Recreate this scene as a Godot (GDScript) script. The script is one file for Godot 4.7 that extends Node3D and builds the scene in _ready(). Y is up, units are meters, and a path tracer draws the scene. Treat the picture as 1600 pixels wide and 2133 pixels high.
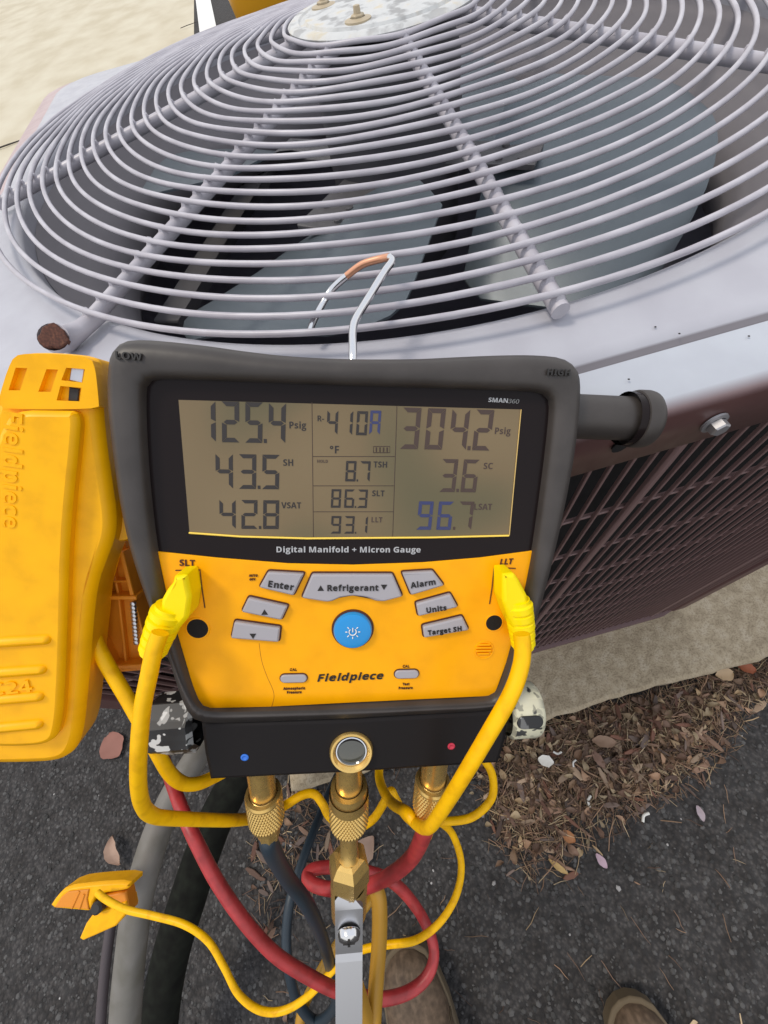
extends Node3D

# ---------------------------------------------------------------- mesh builder
class B:
	var st := SurfaceTool.new()
	var g := 0
	var col := Color.WHITE
	func _init() -> void:
		st.begin(Mesh.PRIMITIVE_TRIANGLES)
	func tri(a: Vector3, b: Vector3, c: Vector3) -> void:
		if (b - a).cross(c - a).length_squared() < 1e-22:
			return
		for p in [a, c, b]:
			st.set_smooth_group(g)
			st.set_color(col)
			st.add_vertex(p)
	func tri3(a: Vector3, b: Vector3, c: Vector3, ca: Color, cb: Color, cc: Color) -> void:
		if (b - a).cross(c - a).length_squared() < 1e-22:
			return
		for p in [[a, ca], [c, cc], [b, cb]]:
			st.set_smooth_group(g)
			st.set_color(p[1])
			st.add_vertex(p[0])
	func quad(a: Vector3, b: Vector3, c: Vector3, d: Vector3) -> void:
		tri(a, b, c)
		tri(a, c, d)
	func mesh() -> ArrayMesh:
		st.index()
		st.generate_normals()
		return st.commit()
	func tube(pts: Array, r, sides := 10, closed := false, caps := true) -> void:
		var n := pts.size()
		var rings := []
		var nn := Vector3.ZERO
		for i in n:
			var p: Vector3 = pts[i]
			var a: Vector3 = pts[(i - 1 + n) % n] if closed else pts[maxi(i - 1, 0)]
			var b: Vector3 = pts[(i + 1) % n] if closed else pts[mini(i + 1, n - 1)]
			var t := (b - a).normalized()
			if i == 0:
				nn = t.cross(Vector3.UP if absf(t.y) < 0.9 else Vector3.RIGHT).normalized()
			nn = (nn - t * nn.dot(t)).normalized()
			var bb := t.cross(nn)
			var rr: float = r[i] if r is Array else r
			var ring := PackedVector3Array()
			for j in sides:
				var th := TAU * j / sides
				ring.append(p + (nn * cos(th) + bb * sin(th)) * rr)
			rings.append(ring)
		for i in (n if closed else n - 1):
			var A: PackedVector3Array = rings[i]
			var C: PackedVector3Array = rings[(i + 1) % n]
			for j in sides:
				var k := (j + 1) % sides
				quad(A[j], A[k], C[k], C[j])
		if caps and not closed:
			g += 1
			for j in range(1, sides - 1):
				tri(rings[0][0], rings[0][j + 1], rings[0][j])
				tri(rings[n - 1][0], rings[n - 1][j], rings[n - 1][j + 1])
			g += 1
	func lathe(prof: Array, xf: Transform3D, segs := 24, phase := 0.0) -> void:
		# prof: Vector2(radius, height), listed upwards along the axis y for an outward surface
		for i in prof.size() - 1:
			var p: Vector2 = prof[i]
			var q: Vector2 = prof[i + 1]
			if i > 0:
				var o: Vector2 = prof[i - 1]
				if absf((p - o).angle_to(q - p)) > 0.6:
					g += 1
			for j in segs:
				if segs <= 8:
					g += 1
				var a := TAU * j / segs + phase
				var b := TAU * (j + 1) / segs + phase
				var p0 := xf * Vector3(p.x * cos(a), p.y, p.x * sin(a))
				var p1 := xf * Vector3(p.x * cos(b), p.y, p.x * sin(b))
				var q0 := xf * Vector3(q.x * cos(a), q.y, q.x * sin(a))
				var q1 := xf * Vector3(q.x * cos(b), q.y, q.x * sin(b))
				quad(p0, q0, q1, p1)
		g += 1
	func loft(loops: Array, hard := []) -> void:
		for i in loops.size() - 1:
			if i in hard:
				g += 1
			var A: PackedVector3Array = loops[i]
			var C: PackedVector3Array = loops[i + 1]
			var n := A.size()
			for j in n:
				var k := (j + 1) % n
				quad(A[j], A[k], C[k], C[j])
		g += 1
	func cap(poly: PackedVector2Array, z: float, xf: Transform3D, back := false) -> void:
		var idx := Geometry2D.triangulate_polygon(poly)
		for i in range(0, idx.size(), 3):
			var a := poly[idx[i]]
			var b := poly[idx[i + 1]]
			var c := poly[idx[i + 2]]
			if ((b - a).cross(c - a) < 0.0) != back:
				var s := b
				b = c
				c = s
			tri(xf * Vector3(a.x, a.y, z), xf * Vector3(b.x, b.y, z), xf * Vector3(c.x, c.y, z))
	func prism(poly_in: PackedVector2Array, z0: float, z1: float, bev: float, xf := Transform3D(), back := true) -> void:
		var poly := ccw(poly_in)
		var loops := []
		for l in [[0.0, z0], [0.0, z1 - bev], [bev * 0.3, z1 - bev * 0.3], [bev, z1]] if bev > 0.0 else [[0.0, z0], [0.0, z1]]:
			var ins := inset(poly, l[0])
			var lp := PackedVector3Array()
			for p in ins:
				lp.append(xf * Vector3(p.x, p.y, l[1]))
			loops.append(lp)
		# the walls: hard at sharp corners
		for i in loops.size() - 1:
			var A: PackedVector3Array = loops[i]
			var C: PackedVector3Array = loops[i + 1]
			var n := A.size()
			var g0 := g
			for j in n:
				var k := (j + 1) % n
				var e := (poly[k] - poly[j]).angle_to(poly[(k + 1) % n] - poly[k])
				quad(A[j], A[k], C[k], C[j])
				if absf(e) > 0.6:
					g += 1
			g = g0 if bev > 0.0 and i > 0 else g + 1
		g += 64
		cap(inset(poly, bev), z1, xf)
		g += 1
		if back:
			cap(poly, z0, xf, true)
			g += 1
	func box(size: Vector3, xf := Transform3D(), bev := 0.0) -> void:
		var h := size / 2.0
		prism(PackedVector2Array([Vector2(-h.x, -h.y), Vector2(h.x, -h.y), Vector2(h.x, h.y), Vector2(-h.x, h.y)]), -h.z, h.z, bev, xf)
	static func area(p: PackedVector2Array) -> float:
		var s := 0.0
		for i in p.size():
			s += p[i].cross(p[(i + 1) % p.size()])
		return s / 2.0
	static func ccw(p: PackedVector2Array) -> PackedVector2Array:
		var q := p.duplicate()
		if area(q) < 0.0:
			q.reverse()
		return q
	static func inset(p: PackedVector2Array, d: float) -> PackedVector2Array:
		if d == 0.0:
			return p
		var out := PackedVector2Array()
		var n := p.size()
		for i in n:
			var a := (p[i] - p[(i - 1 + n) % n]).normalized()
			var b := (p[(i + 1) % n] - p[i]).normalized()
			var na := Vector2(-a.y, a.x)
			var nb := Vector2(-b.y, b.x)
			var m := (na + nb)
			m = m / maxf(m.length_squared() * 0.5, 0.25)
			out.append(p[i] + m * d)
		return out

# ---------------------------------------------------------------- small helpers
var rng := RandomNumberGenerator.new()
var used := {}

func numbered(called: String) -> String:
	var k: int = used.get(called, 0)
	used[called] = k + 1
	return called if k == 0 else "%s_%03d" % [called, k]

func thing(called: String, label: String, category: String, xf := Transform3D(), group := "") -> Node3D:
	var o := Node3D.new()
	o.name = numbered(called)
	add_child(o, true)
	o.transform = xf
	tag(o, label, category, group)
	return o

func tag(o: Node3D, label: String, category: String, group := "") -> void:
	o.set_meta("label", label)
	o.set_meta("category", category)
	if group:
		o.set_meta("group", group)

func put(called: String, m: Mesh, mt: Material, parent: Node3D = self) -> MeshInstance3D:
	var o := MeshInstance3D.new()
	o.name = numbered(called) if parent == self else called
	o.mesh = m
	o.material_override = mt
	parent.add_child(o, true)
	return o

func struct(called: String, m: Mesh, mt: Material) -> MeshInstance3D:
	var o := put(called, m, mt)
	o.set_meta("kind", "structure")
	return o

func lin(r: float, g: float, b: float) -> Color:
	return Color(r, g, b).linear_to_srgb()

func mat(c: Color, rough := 0.6, metal := 0.0) -> StandardMaterial3D:
	var m := StandardMaterial3D.new()
	m.albedo_color = c
	m.roughness = rough
	m.metallic = metal
	return m

func noise_image(size: int, freq: float, type: int, sd: int, oct := 4) -> Image:
	var n := FastNoiseLite.new()
	n.noise_type = type
	n.frequency = freq
	n.seed = sd
	n.fractal_octaves = oct
	return n.get_seamless_image(size, size)

func ramp(im: Image, stops: Array) -> ImageTexture:
	# stops: [[value, Color], ...] sRGB colours
	var o := Image.create(im.get_width(), im.get_height(), false, Image.FORMAT_RGB8)
	var lut := []
	for i in 256:
		var v := i / 255.0
		var c: Color = stops[0][1]
		for k in stops.size() - 1:
			if v >= stops[k][0]:
				c = (stops[k][1] as Color).lerp(stops[k + 1][1], clampf((v - stops[k][0]) / maxf(stops[k + 1][0] - stops[k][0], 1e-4), 0.0, 1.0))
		lut.append(c)
	for y in im.get_height():
		for x in im.get_width():
			o.set_pixel(x, y, lut[int(im.get_pixel(x, y).r * 255.0)])
	return ImageTexture.create_from_image(o)

func normal_of(im: Image, strength: float) -> ImageTexture:
	var o := im.duplicate()
	o.convert(Image.FORMAT_RGBA8)
	o.bump_map_to_normal_map(strength)
	return ImageTexture.create_from_image(o)

func tri_map(m: StandardMaterial3D, metres: float, world := false) -> StandardMaterial3D:
	m.uv1_triplanar = true
	m.uv1_world_triplanar = world
	m.uv1_scale = Vector3.ONE / metres
	return m

func curve(p: Array, per := 8) -> Array:
	var out := []
	var n := p.size()
	for i in n - 1:
		var a: Vector3 = p[maxi(i - 1, 0)]
		var b: Vector3 = p[i]
		var c: Vector3 = p[i + 1]
		var d: Vector3 = p[mini(i + 2, n - 1)]
		for k in per:
			out.append(b.cubic_interpolate(c, a, d, k / float(per)))
	out.append(p[n - 1])
	return out

func chaikin(p: PackedVector2Array, times: int) -> PackedVector2Array:
	for t in times:
		var o := PackedVector2Array()
		for i in p.size():
			var a := p[i]
			var b := p[(i + 1) % p.size()]
			o.append(a.lerp(b, 0.25))
			o.append(a.lerp(b, 0.75))
		p = o
	return p

func radial(p: PackedVector2Array, c: Vector2, n: int) -> PackedVector2Array:
	# the outline met by n rays round c, counter-clockwise
	var o := PackedVector2Array()
	for i in n:
		var d := Vector2.from_angle(TAU * i / n)
		var best := 0.0
		for k in p.size():
			var h = Geometry2D.segment_intersects_segment(c, c + d * 10.0, p[k], p[(k + 1) % p.size()])
			if h != null:
				best = maxf(best, (h - c).length())
		o.append(c + d * best)
	return o

func rounded(p: PackedVector2Array, r: float) -> PackedVector2Array:
	var o := PackedVector2Array()
	var n := p.size()
	for i in n:
		var a := p[(i - 1 + n) % n] - p[i]
		var b := p[(i + 1) % n] - p[i]
		var d := minf(r, minf(a.length(), b.length()) * 0.4)
		var pa := p[i] + a.normalized() * d
		var pb := p[i] + b.normalized() * d
		o.append(pa)
		o.append((pa + pb) * 0.25 + p[i] * 0.5)
		o.append(pb)
	return o

func at_z(p: PackedVector2Array, z: float) -> PackedVector3Array:
	var o := PackedVector3Array()
	for q in p:
		o.append(Vector3(q.x, q.y, z))
	return o

func oval(c: Vector2, rx: float, ry: float, n := 28) -> PackedVector2Array:
	var o := PackedVector2Array()
	for i in n:
		o.append(c + Vector2(cos(TAU * i / n) * rx, sin(TAU * i / n) * ry))
	return o

func pill(c: Vector2, w: float, h: float, n := 8) -> PackedVector2Array:
	var o := PackedVector2Array()
	var r := h / 2.0
	for s in [1, -1]:
		for i in n + 1:
			var a := -PI / 2 + PI * i / n
			o.append(c + Vector2(s * (w / 2 - r) + s * r * cos(a), s * r * sin(a)))
	return o

func aim(at: Vector3, axis: Vector3) -> Transform3D:
	# a frame at a point whose y runs along axis
	var y := axis.normalized()
	var x := y.cross(Vector3.FORWARD if absf(y.z) < 0.9 else Vector3.RIGHT).normalized()
	return Transform3D(x, y, x.cross(y), at)

var font_bold := SystemFont.new()
var font_plain := SystemFont.new()

func text(called: String, s: String, at: Vector3, height: float, mt: Material, parent: Node3D, turn := 0.0, shear := 0.0, wide := 1.0, bold := true, deep := 0.0004) -> MeshInstance3D:
	# height: of a capital letter, in metres
	var t := TextMesh.new()
	t.font = font_bold if bold else font_plain
	t.text = s
	t.font_size = 48
	t.curve_step = 3.0
	t.pixel_size = 0.001
	t.depth = deep
	var k := height / 0.0343
	var o := put(called, t, mt, parent)
	var bx := Basis(Vector3(0, 0, 1), turn)
	o.transform = Transform3D(bx * Vector3(wide * k, 0, 0), bx * Vector3(shear * k, k, 0), Vector3(0, 0, 1), at)
	return o

const SEG := {"0": "abcdef", "1": "bc", "2": "abged", "3": "abgcd", "4": "fgbc", "5": "afgcd", "6": "afgedc", "7": "abc", "8": "abcdefg", "9": "abfgcd", "A": "abcefg"}

func digits(b: B, s: String, x0: float, y0: float, w: float, h: float, pitch: float, z: float, slant := 0.06) -> void:
	# seven-segment figures, left bottom corner at x0, y0
	w = pitch * 0.73
	var t := h * 0.112
	var x := x0
	for ch in s:
		if ch == ".":
			var dot := PackedVector2Array()
			for q in [[-0.35, 0], [0.35, 0], [0.35, 0.9], [-0.35, 0.9]]:
				dot.append(Vector2(x - (pitch - w) * 0.5 + q[0] * t, y0 + q[1] * t))
			b.prism(dot, z, z + 0.00012, 0.0)
			continue
		for k in SEG[ch]:
			var p := []
			var gp := t * 0.12
			match k:
				"a": p = [[0, h], [w, h], [w - t, h - t], [t, h - t]]
				"d": p = [[0, 0], [w, 0], [w - t, t], [t, t]]
				"g": p = [[t * 0.4, h / 2], [t, h / 2 + t / 2], [w - t, h / 2 + t / 2], [w - t * 0.4, h / 2], [w - t, h / 2 - t / 2], [t, h / 2 - t / 2]]
				"f": p = [[0, h - gp], [t, h - t - gp], [t, h / 2 + t / 2 + gp], [0, h / 2 + gp]]
				"e": p = [[0, gp], [t, t + gp], [t, h / 2 - t / 2 - gp], [0, h / 2 - gp]]
				"b": p = [[w, h - gp], [w - t, h - t - gp], [w - t, h / 2 + t / 2 + gp], [w, h / 2 + gp]]
				"c": p = [[w, gp], [w - t, t + gp], [w - t, h / 2 - t / 2 - gp], [w, h / 2 - gp]]
			var poly := PackedVector2Array()
			for q in p:
				poly.append(Vector2(x + q[0] + q[1] * slant, y0 + q[1]))
			b.prism(poly, z, z + 0.00012, 0.0)
		x += pitch

# ---------------------------------------------------------------- the place
const HC := 1.009
const RG := 0.38                               # outer guard wire
const UC := Vector3(0.1183, 0.0, -0.5441)      # middle of the unit
const HALF := 0.4446
const YR := 0.8808                             # height of the outer guard wire
const RISE := 0.047

func guard_y(r: float) -> float:
	return YR + RISE * (1.0 - r / RG)

func square_loop(half: float, rc: float, y: float, n: int) -> PackedVector3Array:
	var poly := PackedVector2Array()
	for q in [[1, 1, 0.0], [-1, 1, 0.5], [-1, -1, 1.0], [1, -1, 1.5]]:
		for i in 9:
			poly.append(Vector2(q[0], q[1]) * (half - rc) + Vector2.from_angle(PI * q[2] + PI / 2 * i / 8.0) * rc)
	var o := PackedVector3Array()
	for p in radial(poly, Vector2.ZERO, n):
		o.append(Vector3(UC.x + p.x, y, UC.z - p.y))
	return o

func ring_loop(r: float, y: float, n: int) -> PackedVector3Array:
	var o := PackedVector3Array()
	for i in n:
		o.append(Vector3(UC.x + r * cos(TAU * i / n), y, UC.z - r * sin(TAU * i / n)))
	return o

func _ready() -> void:
	rng.seed = 7
	seed(7)
	font_bold.font_names = PackedStringArray(["Droid Sans"])
	font_bold.font_weight = 700
	font_plain.font_names = PackedStringArray(["Droid Sans"])
	var cam := Camera3D.new()
	cam.name = "camera"
	cam.transform = Transform3D(Vector3(0.962076, -0.135583, 0.236699), Vector3(0.272781, 0.478189, -0.834821), Vector3(0.000000, 0.867728, 0.497039), Vector3(0, 1.0090, 0))
	cam.fov = 104.07
	cam.near = 0.01
	cam.far = 80.0
	add_child(cam)
	var env := Environment.new()
	var sky := Sky.new()
	var sm := ProceduralSkyMaterial.new()
	sm.sky_top_color = Color(0.86, 0.88, 0.92)
	sm.sky_horizon_color = Color(0.95, 0.945, 0.93)
	sm.sky_curve = 0.2
	sm.ground_bottom_color = Color(0.35, 0.34, 0.33)
	sm.ground_horizon_color = Color(0.6, 0.6, 0.6)
	sky.sky_material = sm
	env.background_mode = Environment.BG_SKY
	env.sky = sky
	env.tonemap_mode = Environment.TONE_MAPPER_LINEAR
	env.tonemap_exposure = 1.28
	env.sdfgi_enabled = true
	env.ssao_enabled = true
	env.ssil_enabled = true
	var we := WorldEnvironment.new()
	we.name = "world"
	we.environment = env
	add_child(we)
	var sun := DirectionalLight3D.new()
	sun.name = "sun"
	sun.light_energy = 0.45
	sun.light_angular_distance = 13.0
	sun.light_color = Color(1.0, 0.965, 0.91)
	sun.shadow_enabled = true
	sun.transform = Transform3D(Basis.looking_at(Vector3(0.45, -1.0, 0.25)), Vector3(0, 5, 0))
	add_child(sun)
	materials()
	ground()
	condenser()
	background()
	pipes()
	gauge()
	clamps()
	cables()
	hoses()
	boots()
	litter()

var M := {}

func materials() -> void:
	var fine := noise_image(256, 0.06, FastNoiseLite.TYPE_SIMPLEX_SMOOTH, 3, 4)
	var fine_n := normal_of(fine, 1.2)
	var coarse := noise_image(512, 0.012, FastNoiseLite.TYPE_SIMPLEX_SMOOTH, 11, 5)
	var cell := noise_image(1024, 0.035, FastNoiseLite.TYPE_CELLULAR, 5, 2)
	var grain := noise_image(512, 0.2, FastNoiseLite.TYPE_VALUE, 9, 3)
	# asphalt
	var a := mat(Color.WHITE, 0.85)
	a.albedo_texture = ramp(cell, [[0.0, lin(0.085, 0.079, 0.076)], [0.3, lin(0.048, 0.044, 0.043)], [0.55, lin(0.026, 0.024, 0.024)], [1.0, lin(0.022, 0.021, 0.022)]])
	a.normal_enabled = true
	a.normal_texture = normal_of(cell, 9.0)
	a.detail_enabled = true
	a.detail_blend_mode = BaseMaterial3D.BLEND_MODE_MUL
	a.detail_albedo = ramp(coarse, [[0.25, Color(0.75, 0.73, 0.72)], [0.7, Color(1.0, 1.0, 1.0)]])
	M.asphalt = tri_map(a, 0.34, true)
	var cg := mat(Color.WHITE, 0.9)
	cg.albedo_texture = ramp(noise_image(512, 0.012, FastNoiseLite.TYPE_SIMPLEX_SMOOTH, 21, 7), [[0.15, lin(0.32, 0.255, 0.17)], [0.5, lin(0.40, 0.325, 0.22)], [0.85, lin(0.45, 0.375, 0.27)]])
	cg.normal_enabled = true
	cg.normal_texture = normal_of(grain, 1.6)
	cg.detail_enabled = true
	cg.detail_blend_mode = BaseMaterial3D.BLEND_MODE_MUL
	cg.detail_albedo = ramp(grain, [[0.2, Color(0.84, 0.83, 0.81)], [0.55, Color(1, 1, 1)]])
	M.pad = tri_map(cg, 0.22, true)
	var cy := mat(Color.WHITE, 0.9)
	cy.albedo_texture = ramp(noise_image(512, 0.008, FastNoiseLite.TYPE_SIMPLEX_SMOOTH, 31, 6), [[0.15, lin(0.50, 0.44, 0.32)], [0.5, lin(0.55, 0.495, 0.375)], [0.85, lin(0.59, 0.54, 0.42)]])
	M.yard = tri_map(cy, 2.6, true)
	M.yard.uv1_scale = Vector3(0.45, 1.0, 0.3)
	# painted sheet metal of the unit, colour in the vertices
	var cp := mat(Color.WHITE, 0.42)
	cp.vertex_color_use_as_albedo = true
	cp.albedo_texture = ramp(coarse, [[0.2, Color(0.955, 0.95, 0.955)], [0.8, Color(1, 1, 1)]])
	cp.roughness_texture = ramp(fine, [[0.2, Color(0.7, 0.7, 0.7)], [0.8, Color(1, 1, 1)]])
	M.cover = tri_map(cp, 0.3, true)
	var wp := mat(lin(0.52, 0.50, 0.54), 0.38)
	wp.albedo_texture = ramp(coarse, [[0.2, Color(0.86, 0.85, 0.86)], [0.8, Color(1, 1, 1)]])
	M.wire = tri_map(wp, 0.25, true)
	M.maroon = mat(lin(0.10, 0.048, 0.047), 0.45)
	M.maroon_bar = mat(lin(0.19, 0.118, 0.112), 0.42)
	M.coil = mat(lin(0.006, 0.005, 0.005), 0.85)
	M.coil.albedo_texture = ramp(grain, [[0.3, Color(0.5, 0.45, 0.45)], [0.8, Color(1, 1, 1)]])
	tri_map(M.coil, 0.08, true)
	M.inside = mat(lin(0.27, 0.25, 0.265), 0.5)
	M.pale_inner = mat(lin(0.26, 0.25, 0.30), 0.7)  # paler than the coil, to lift the black gaps inside the unit
	M.blade = mat(lin(0.125, 0.15, 0.172), 0.36, 0.15)
	M.motor = mat(lin(0.07, 0.068, 0.078), 0.5)
	M.brace = mat(lin(0.10, 0.095, 0.10), 0.5)
	var capm := mat(Color.WHITE, 0.8)
	capm.albedo_texture = ramp(noise_image(512, 0.010, FastNoiseLite.TYPE_SIMPLEX_SMOOTH, 41, 7), [[0.25, lin(0.33, 0.33, 0.33)], [0.45, lin(0.55, 0.56, 0.56)], [0.70, lin(0.58, 0.58, 0.57)], [0.9, lin(0.58, 0.52, 0.40)]])
	capm.normal_enabled = true
	capm.normal_texture = fine_n
	M.capplate = tri_map(capm, 0.16, true)
	var rust := mat(Color.WHITE, 0.9)
	rust.albedo_texture = ramp(fine, [[0.25, lin(0.05, 0.02, 0.014)], [0.6, lin(0.11, 0.04, 0.026)], [0.85, lin(0.17, 0.075, 0.04)]])
	M.rust = tri_map(rust, 0.03, true)
	M.bolt = mat(lin(0.46, 0.38, 0.26), 0.5, 0.25)
	M.steel = mat(lin(0.58, 0.58, 0.60), 0.33, 1.0)
	M.dull_steel = mat(lin(0.40, 0.39, 0.40), 0.5, 0.8)
	M.chrome = mat(lin(0.72, 0.72, 0.73), 0.14, 1.0)
	M.copper = mat(lin(0.72, 0.36, 0.22), 0.3, 0.7)
	var br := mat(lin(0.78, 0.52, 0.17), 0.33, 0.82)
	br.roughness_texture = ramp(fine, [[0.2, Color(0.75, 0.75, 0.75)], [0.8, Color(1, 1, 1)]])
	M.brass = tri_map(br, 0.05)
	# the instrument
	var rb := mat(lin(0.050, 0.042, 0.038), 0.46)
	rb.albedo_texture = ramp(coarse, [[0.2, Color(0.86, 0.85, 0.84)], [0.8, Color(1, 1, 1)]])
	rb.normal_enabled = true
	rb.normal_texture = fine_n
	rb.normal_scale = 0.12
	rb.metallic_specular = 0.5
	M.rubber = tri_map(rb, 0.16)
	M.black = mat(lin(0.012, 0.008, 0.008), 0.22)
	M.black.metallic_specular = 0.27
	M.block = mat(lin(0.010, 0.008, 0.008), 0.5)
	M.block.metallic_specular = 0.3
	M.dark = mat(lin(0.02, 0.018, 0.017), 0.6)
	var yl := mat(lin(0.97, 0.415, 0.0), 0.42)
	yl.roughness_texture = ramp(fine, [[0.2, Color(0.8, 0.8, 0.8)], [0.8, Color(1, 1, 1)]])
	yl.albedo_texture = ramp(coarse, [[0.1, Color(0.96, 0.95, 0.93)], [0.5, Color(0.99, 0.985, 0.98)], [0.8, Color(1, 1, 1)]])
	yl.metallic_specular = 0.32
	M.yellow = tri_map(yl, 0.13)
	var yc := mat(lin(0.98, 0.475, 0.0), 0.36)
	yc.albedo_texture = ramp(coarse, [[0.1, Color(0.95, 0.935, 0.91)], [0.5, Color(0.99, 0.985, 0.98)], [0.8, Color(1, 1, 1)]])
	yc.metallic_specular = 0.35
	M.clamp = tri_map(yc, 0.09)
	M.orange = mat(lin(0.70, 0.24, 0.006), 0.5)
	M.tub = mat(lin(0.88, 0.42, 0.02), 0.45)
	M.plug = mat(lin(0.95, 0.72, 0.0), 0.38)
	M.plug.metallic_specular = 0.35
	M.cable = mat(lin(0.92, 0.50, 0.0), 0.42)
	M.cable.metallic_specular = 0.35
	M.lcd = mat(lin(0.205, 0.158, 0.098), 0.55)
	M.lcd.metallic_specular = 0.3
	M.lcd.albedo_texture = ramp(noise_image(256, 0.006, FastNoiseLite.TYPE_SIMPLEX_SMOOTH, 77, 2), [[0.2, Color(0.80, 0.84, 0.80)], [0.5, Color(0.95, 0.93, 0.88)], [0.8, Color(1.0, 0.98, 0.93)]])  # soft tan-green mottling stands in for reflections on the glass
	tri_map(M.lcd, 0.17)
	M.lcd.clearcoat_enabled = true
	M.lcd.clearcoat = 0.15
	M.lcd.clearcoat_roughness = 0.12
	M.ink = mat(lin(0.022, 0.017, 0.016), 0.6)
	M.ink_faint = mat(lin(0.062, 0.038, 0.030), 0.7)
	M.ink_blue = mat(lin(0.035, 0.042, 0.125), 0.7)
	M.seam = mat(lin(0.36, 0.11, 0.002), 0.7)
	M.print = mat(lin(0.075, 0.018, 0.006), 0.7)
	M.print_black = mat(lin(0.012, 0.009, 0.008), 0.6)
	M.print_grey = mat(lin(0.40, 0.40, 0.41), 0.6)
	M.button = mat(lin(0.36, 0.34, 0.36), 0.34)
	M.blue = mat(lin(0.012, 0.26, 0.62), 0.3)
	M.white = mat(lin(0.78, 0.78, 0.76), 0.5)
	M.lens = mat(lin(0.055, 0.055, 0.042), 0.12)
	M.lens.metallic_specular = 0.9
	var chip := mat(Color.WHITE, 0.5)
	var chips := noise_image(256, 0.022, FastNoiseLite.TYPE_SIMPLEX_SMOOTH, 52, 3)
	chip.albedo_texture = ramp(chips, [[0.0, lin(0.014, 0.014, 0.015)], [0.655, lin(0.014, 0.014, 0.015)], [0.67, lin(0.62, 0.62, 0.60)], [1.0, lin(0.66, 0.66, 0.64)]])
	M.chipped_black = tri_map(chip, 0.05)
	var chip2 := mat(Color.WHITE, 0.45)
	chip2.albedo_texture = ramp(chips, [[0.0, lin(0.03, 0.03, 0.032)], [0.385, lin(0.03, 0.03, 0.032)], [0.393, lin(0.62, 0.59, 0.42)], [1.0, lin(0.66, 0.63, 0.48)]])
	M.chipped_cream = tri_map(chip2, 0.06)
	# hoses and the rest
	M.red = mat(lin(0.46, 0.042, 0.045), 0.40)
	M.red.albedo_texture = ramp(coarse, [[0.25, Color(0.80, 0.78, 0.78)], [0.6, Color(1, 1, 1)]])
	tri_map(M.red, 0.12, true)
	M.cable.albedo_texture = ramp(coarse, [[0.2, Color(0.90, 0.87, 0.82)], [0.45, Color(1, 1, 1)]])
	tri_map(M.cable, 0.08, true)
	M.red_dark = mat(lin(0.15, 0.012, 0.012), 0.5)
	M.blue_hose = mat(lin(0.018, 0.031, 0.045), 0.45)
	M.mustard = mat(lin(0.42, 0.22, 0.02), 0.45)
	var gp := mat(Color.WHITE, 0.6)
	gp.albedo_texture = ramp(coarse, [[0.25, lin(0.12, 0.112, 0.092)], [0.5, lin(0.165, 0.155, 0.14)], [0.8, lin(0.185, 0.175, 0.16)]])
	M.grey_pipe = tri_map(gp, 0.3, true)
	var ins := mat(Color.WHITE, 0.85)
	ins.metallic_specular = 0.25
	ins.albedo_texture = ramp(coarse, [[0.25, lin(0.006, 0.006, 0.005)], [0.8, lin(0.014, 0.016, 0.012)]])
	M.foam = tri_map(ins, 0.15, true)
	M.mauve = mat(lin(0.07, 0.055, 0.06), 0.6)
	var bt := mat(Color.WHITE, 0.7)
	bt.albedo_texture = ramp(noise_image(256, 0.03, FastNoiseLite.TYPE_SIMPLEX_SMOOTH, 61, 5), [[0.2, lin(0.055, 0.034, 0.02)], [0.5, lin(0.10, 0.066, 0.04)], [0.8, lin(0.15, 0.10, 0.065)]])
	bt.normal_enabled = true
	bt.normal_texture = fine_n
	bt.normal_scale = 0.5
	M.leather = tri_map(bt, 0.1, true)
	M.sole = mat(lin(0.115, 0.085, 0.05), 0.8)
	var lf := mat(Color.WHITE, 0.75)
	lf.vertex_color_use_as_albedo = true
	M.leaf = lf

func ground() -> void:
	var b := B.new()
	b.quad(Vector3(-60, 0, 60), Vector3(60, 0, 60), Vector3(60, 0, -60), Vector3(-60, 0, -60))
	struct("asphalt_ground", b.mesh(), M.asphalt)
	b = B.new()
	b.quad(Vector3(-60, 0.004, -1.15), Vector3(-0.57, 0.004, -1.15), Vector3(-0.57, 0.004, -60), Vector3(-60, 0.004, -60))
	struct("concrete_yard", b.mesh(), M.yard)
	# the pad under the unit: worn, uneven front edge
	b = B.new()
	var poly := PackedVector2Array()
	var x0 := -0.335
	var x1 := 0.80
	for i in 60:
		var t := i / 59.0
		poly.append(Vector2(lerpf(x0, x1, t), -(0.026 + 0.0025 * sin(t * 17.0) + 0.0015 * sin(t * 61.0) + rng.randf_range(-0.0018, 0.0018))))
	poly.append(Vector2(x1, 1.25))
	poly.append(Vector2(x0, 1.25))
	var xf := Transform3D(Vector3(1, 0, 0), Vector3(0, 0, -1), Vector3(0, 1, 0), Vector3.ZERO)
	b.prism(poly, 0.0, 0.07, 0.008, xf)
	var o := put("concrete_pad", b.mesh(), M.pad)
	tag(o, "tan concrete pad under the brown condenser unit, leaves along its edge", "concrete pad")

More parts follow.
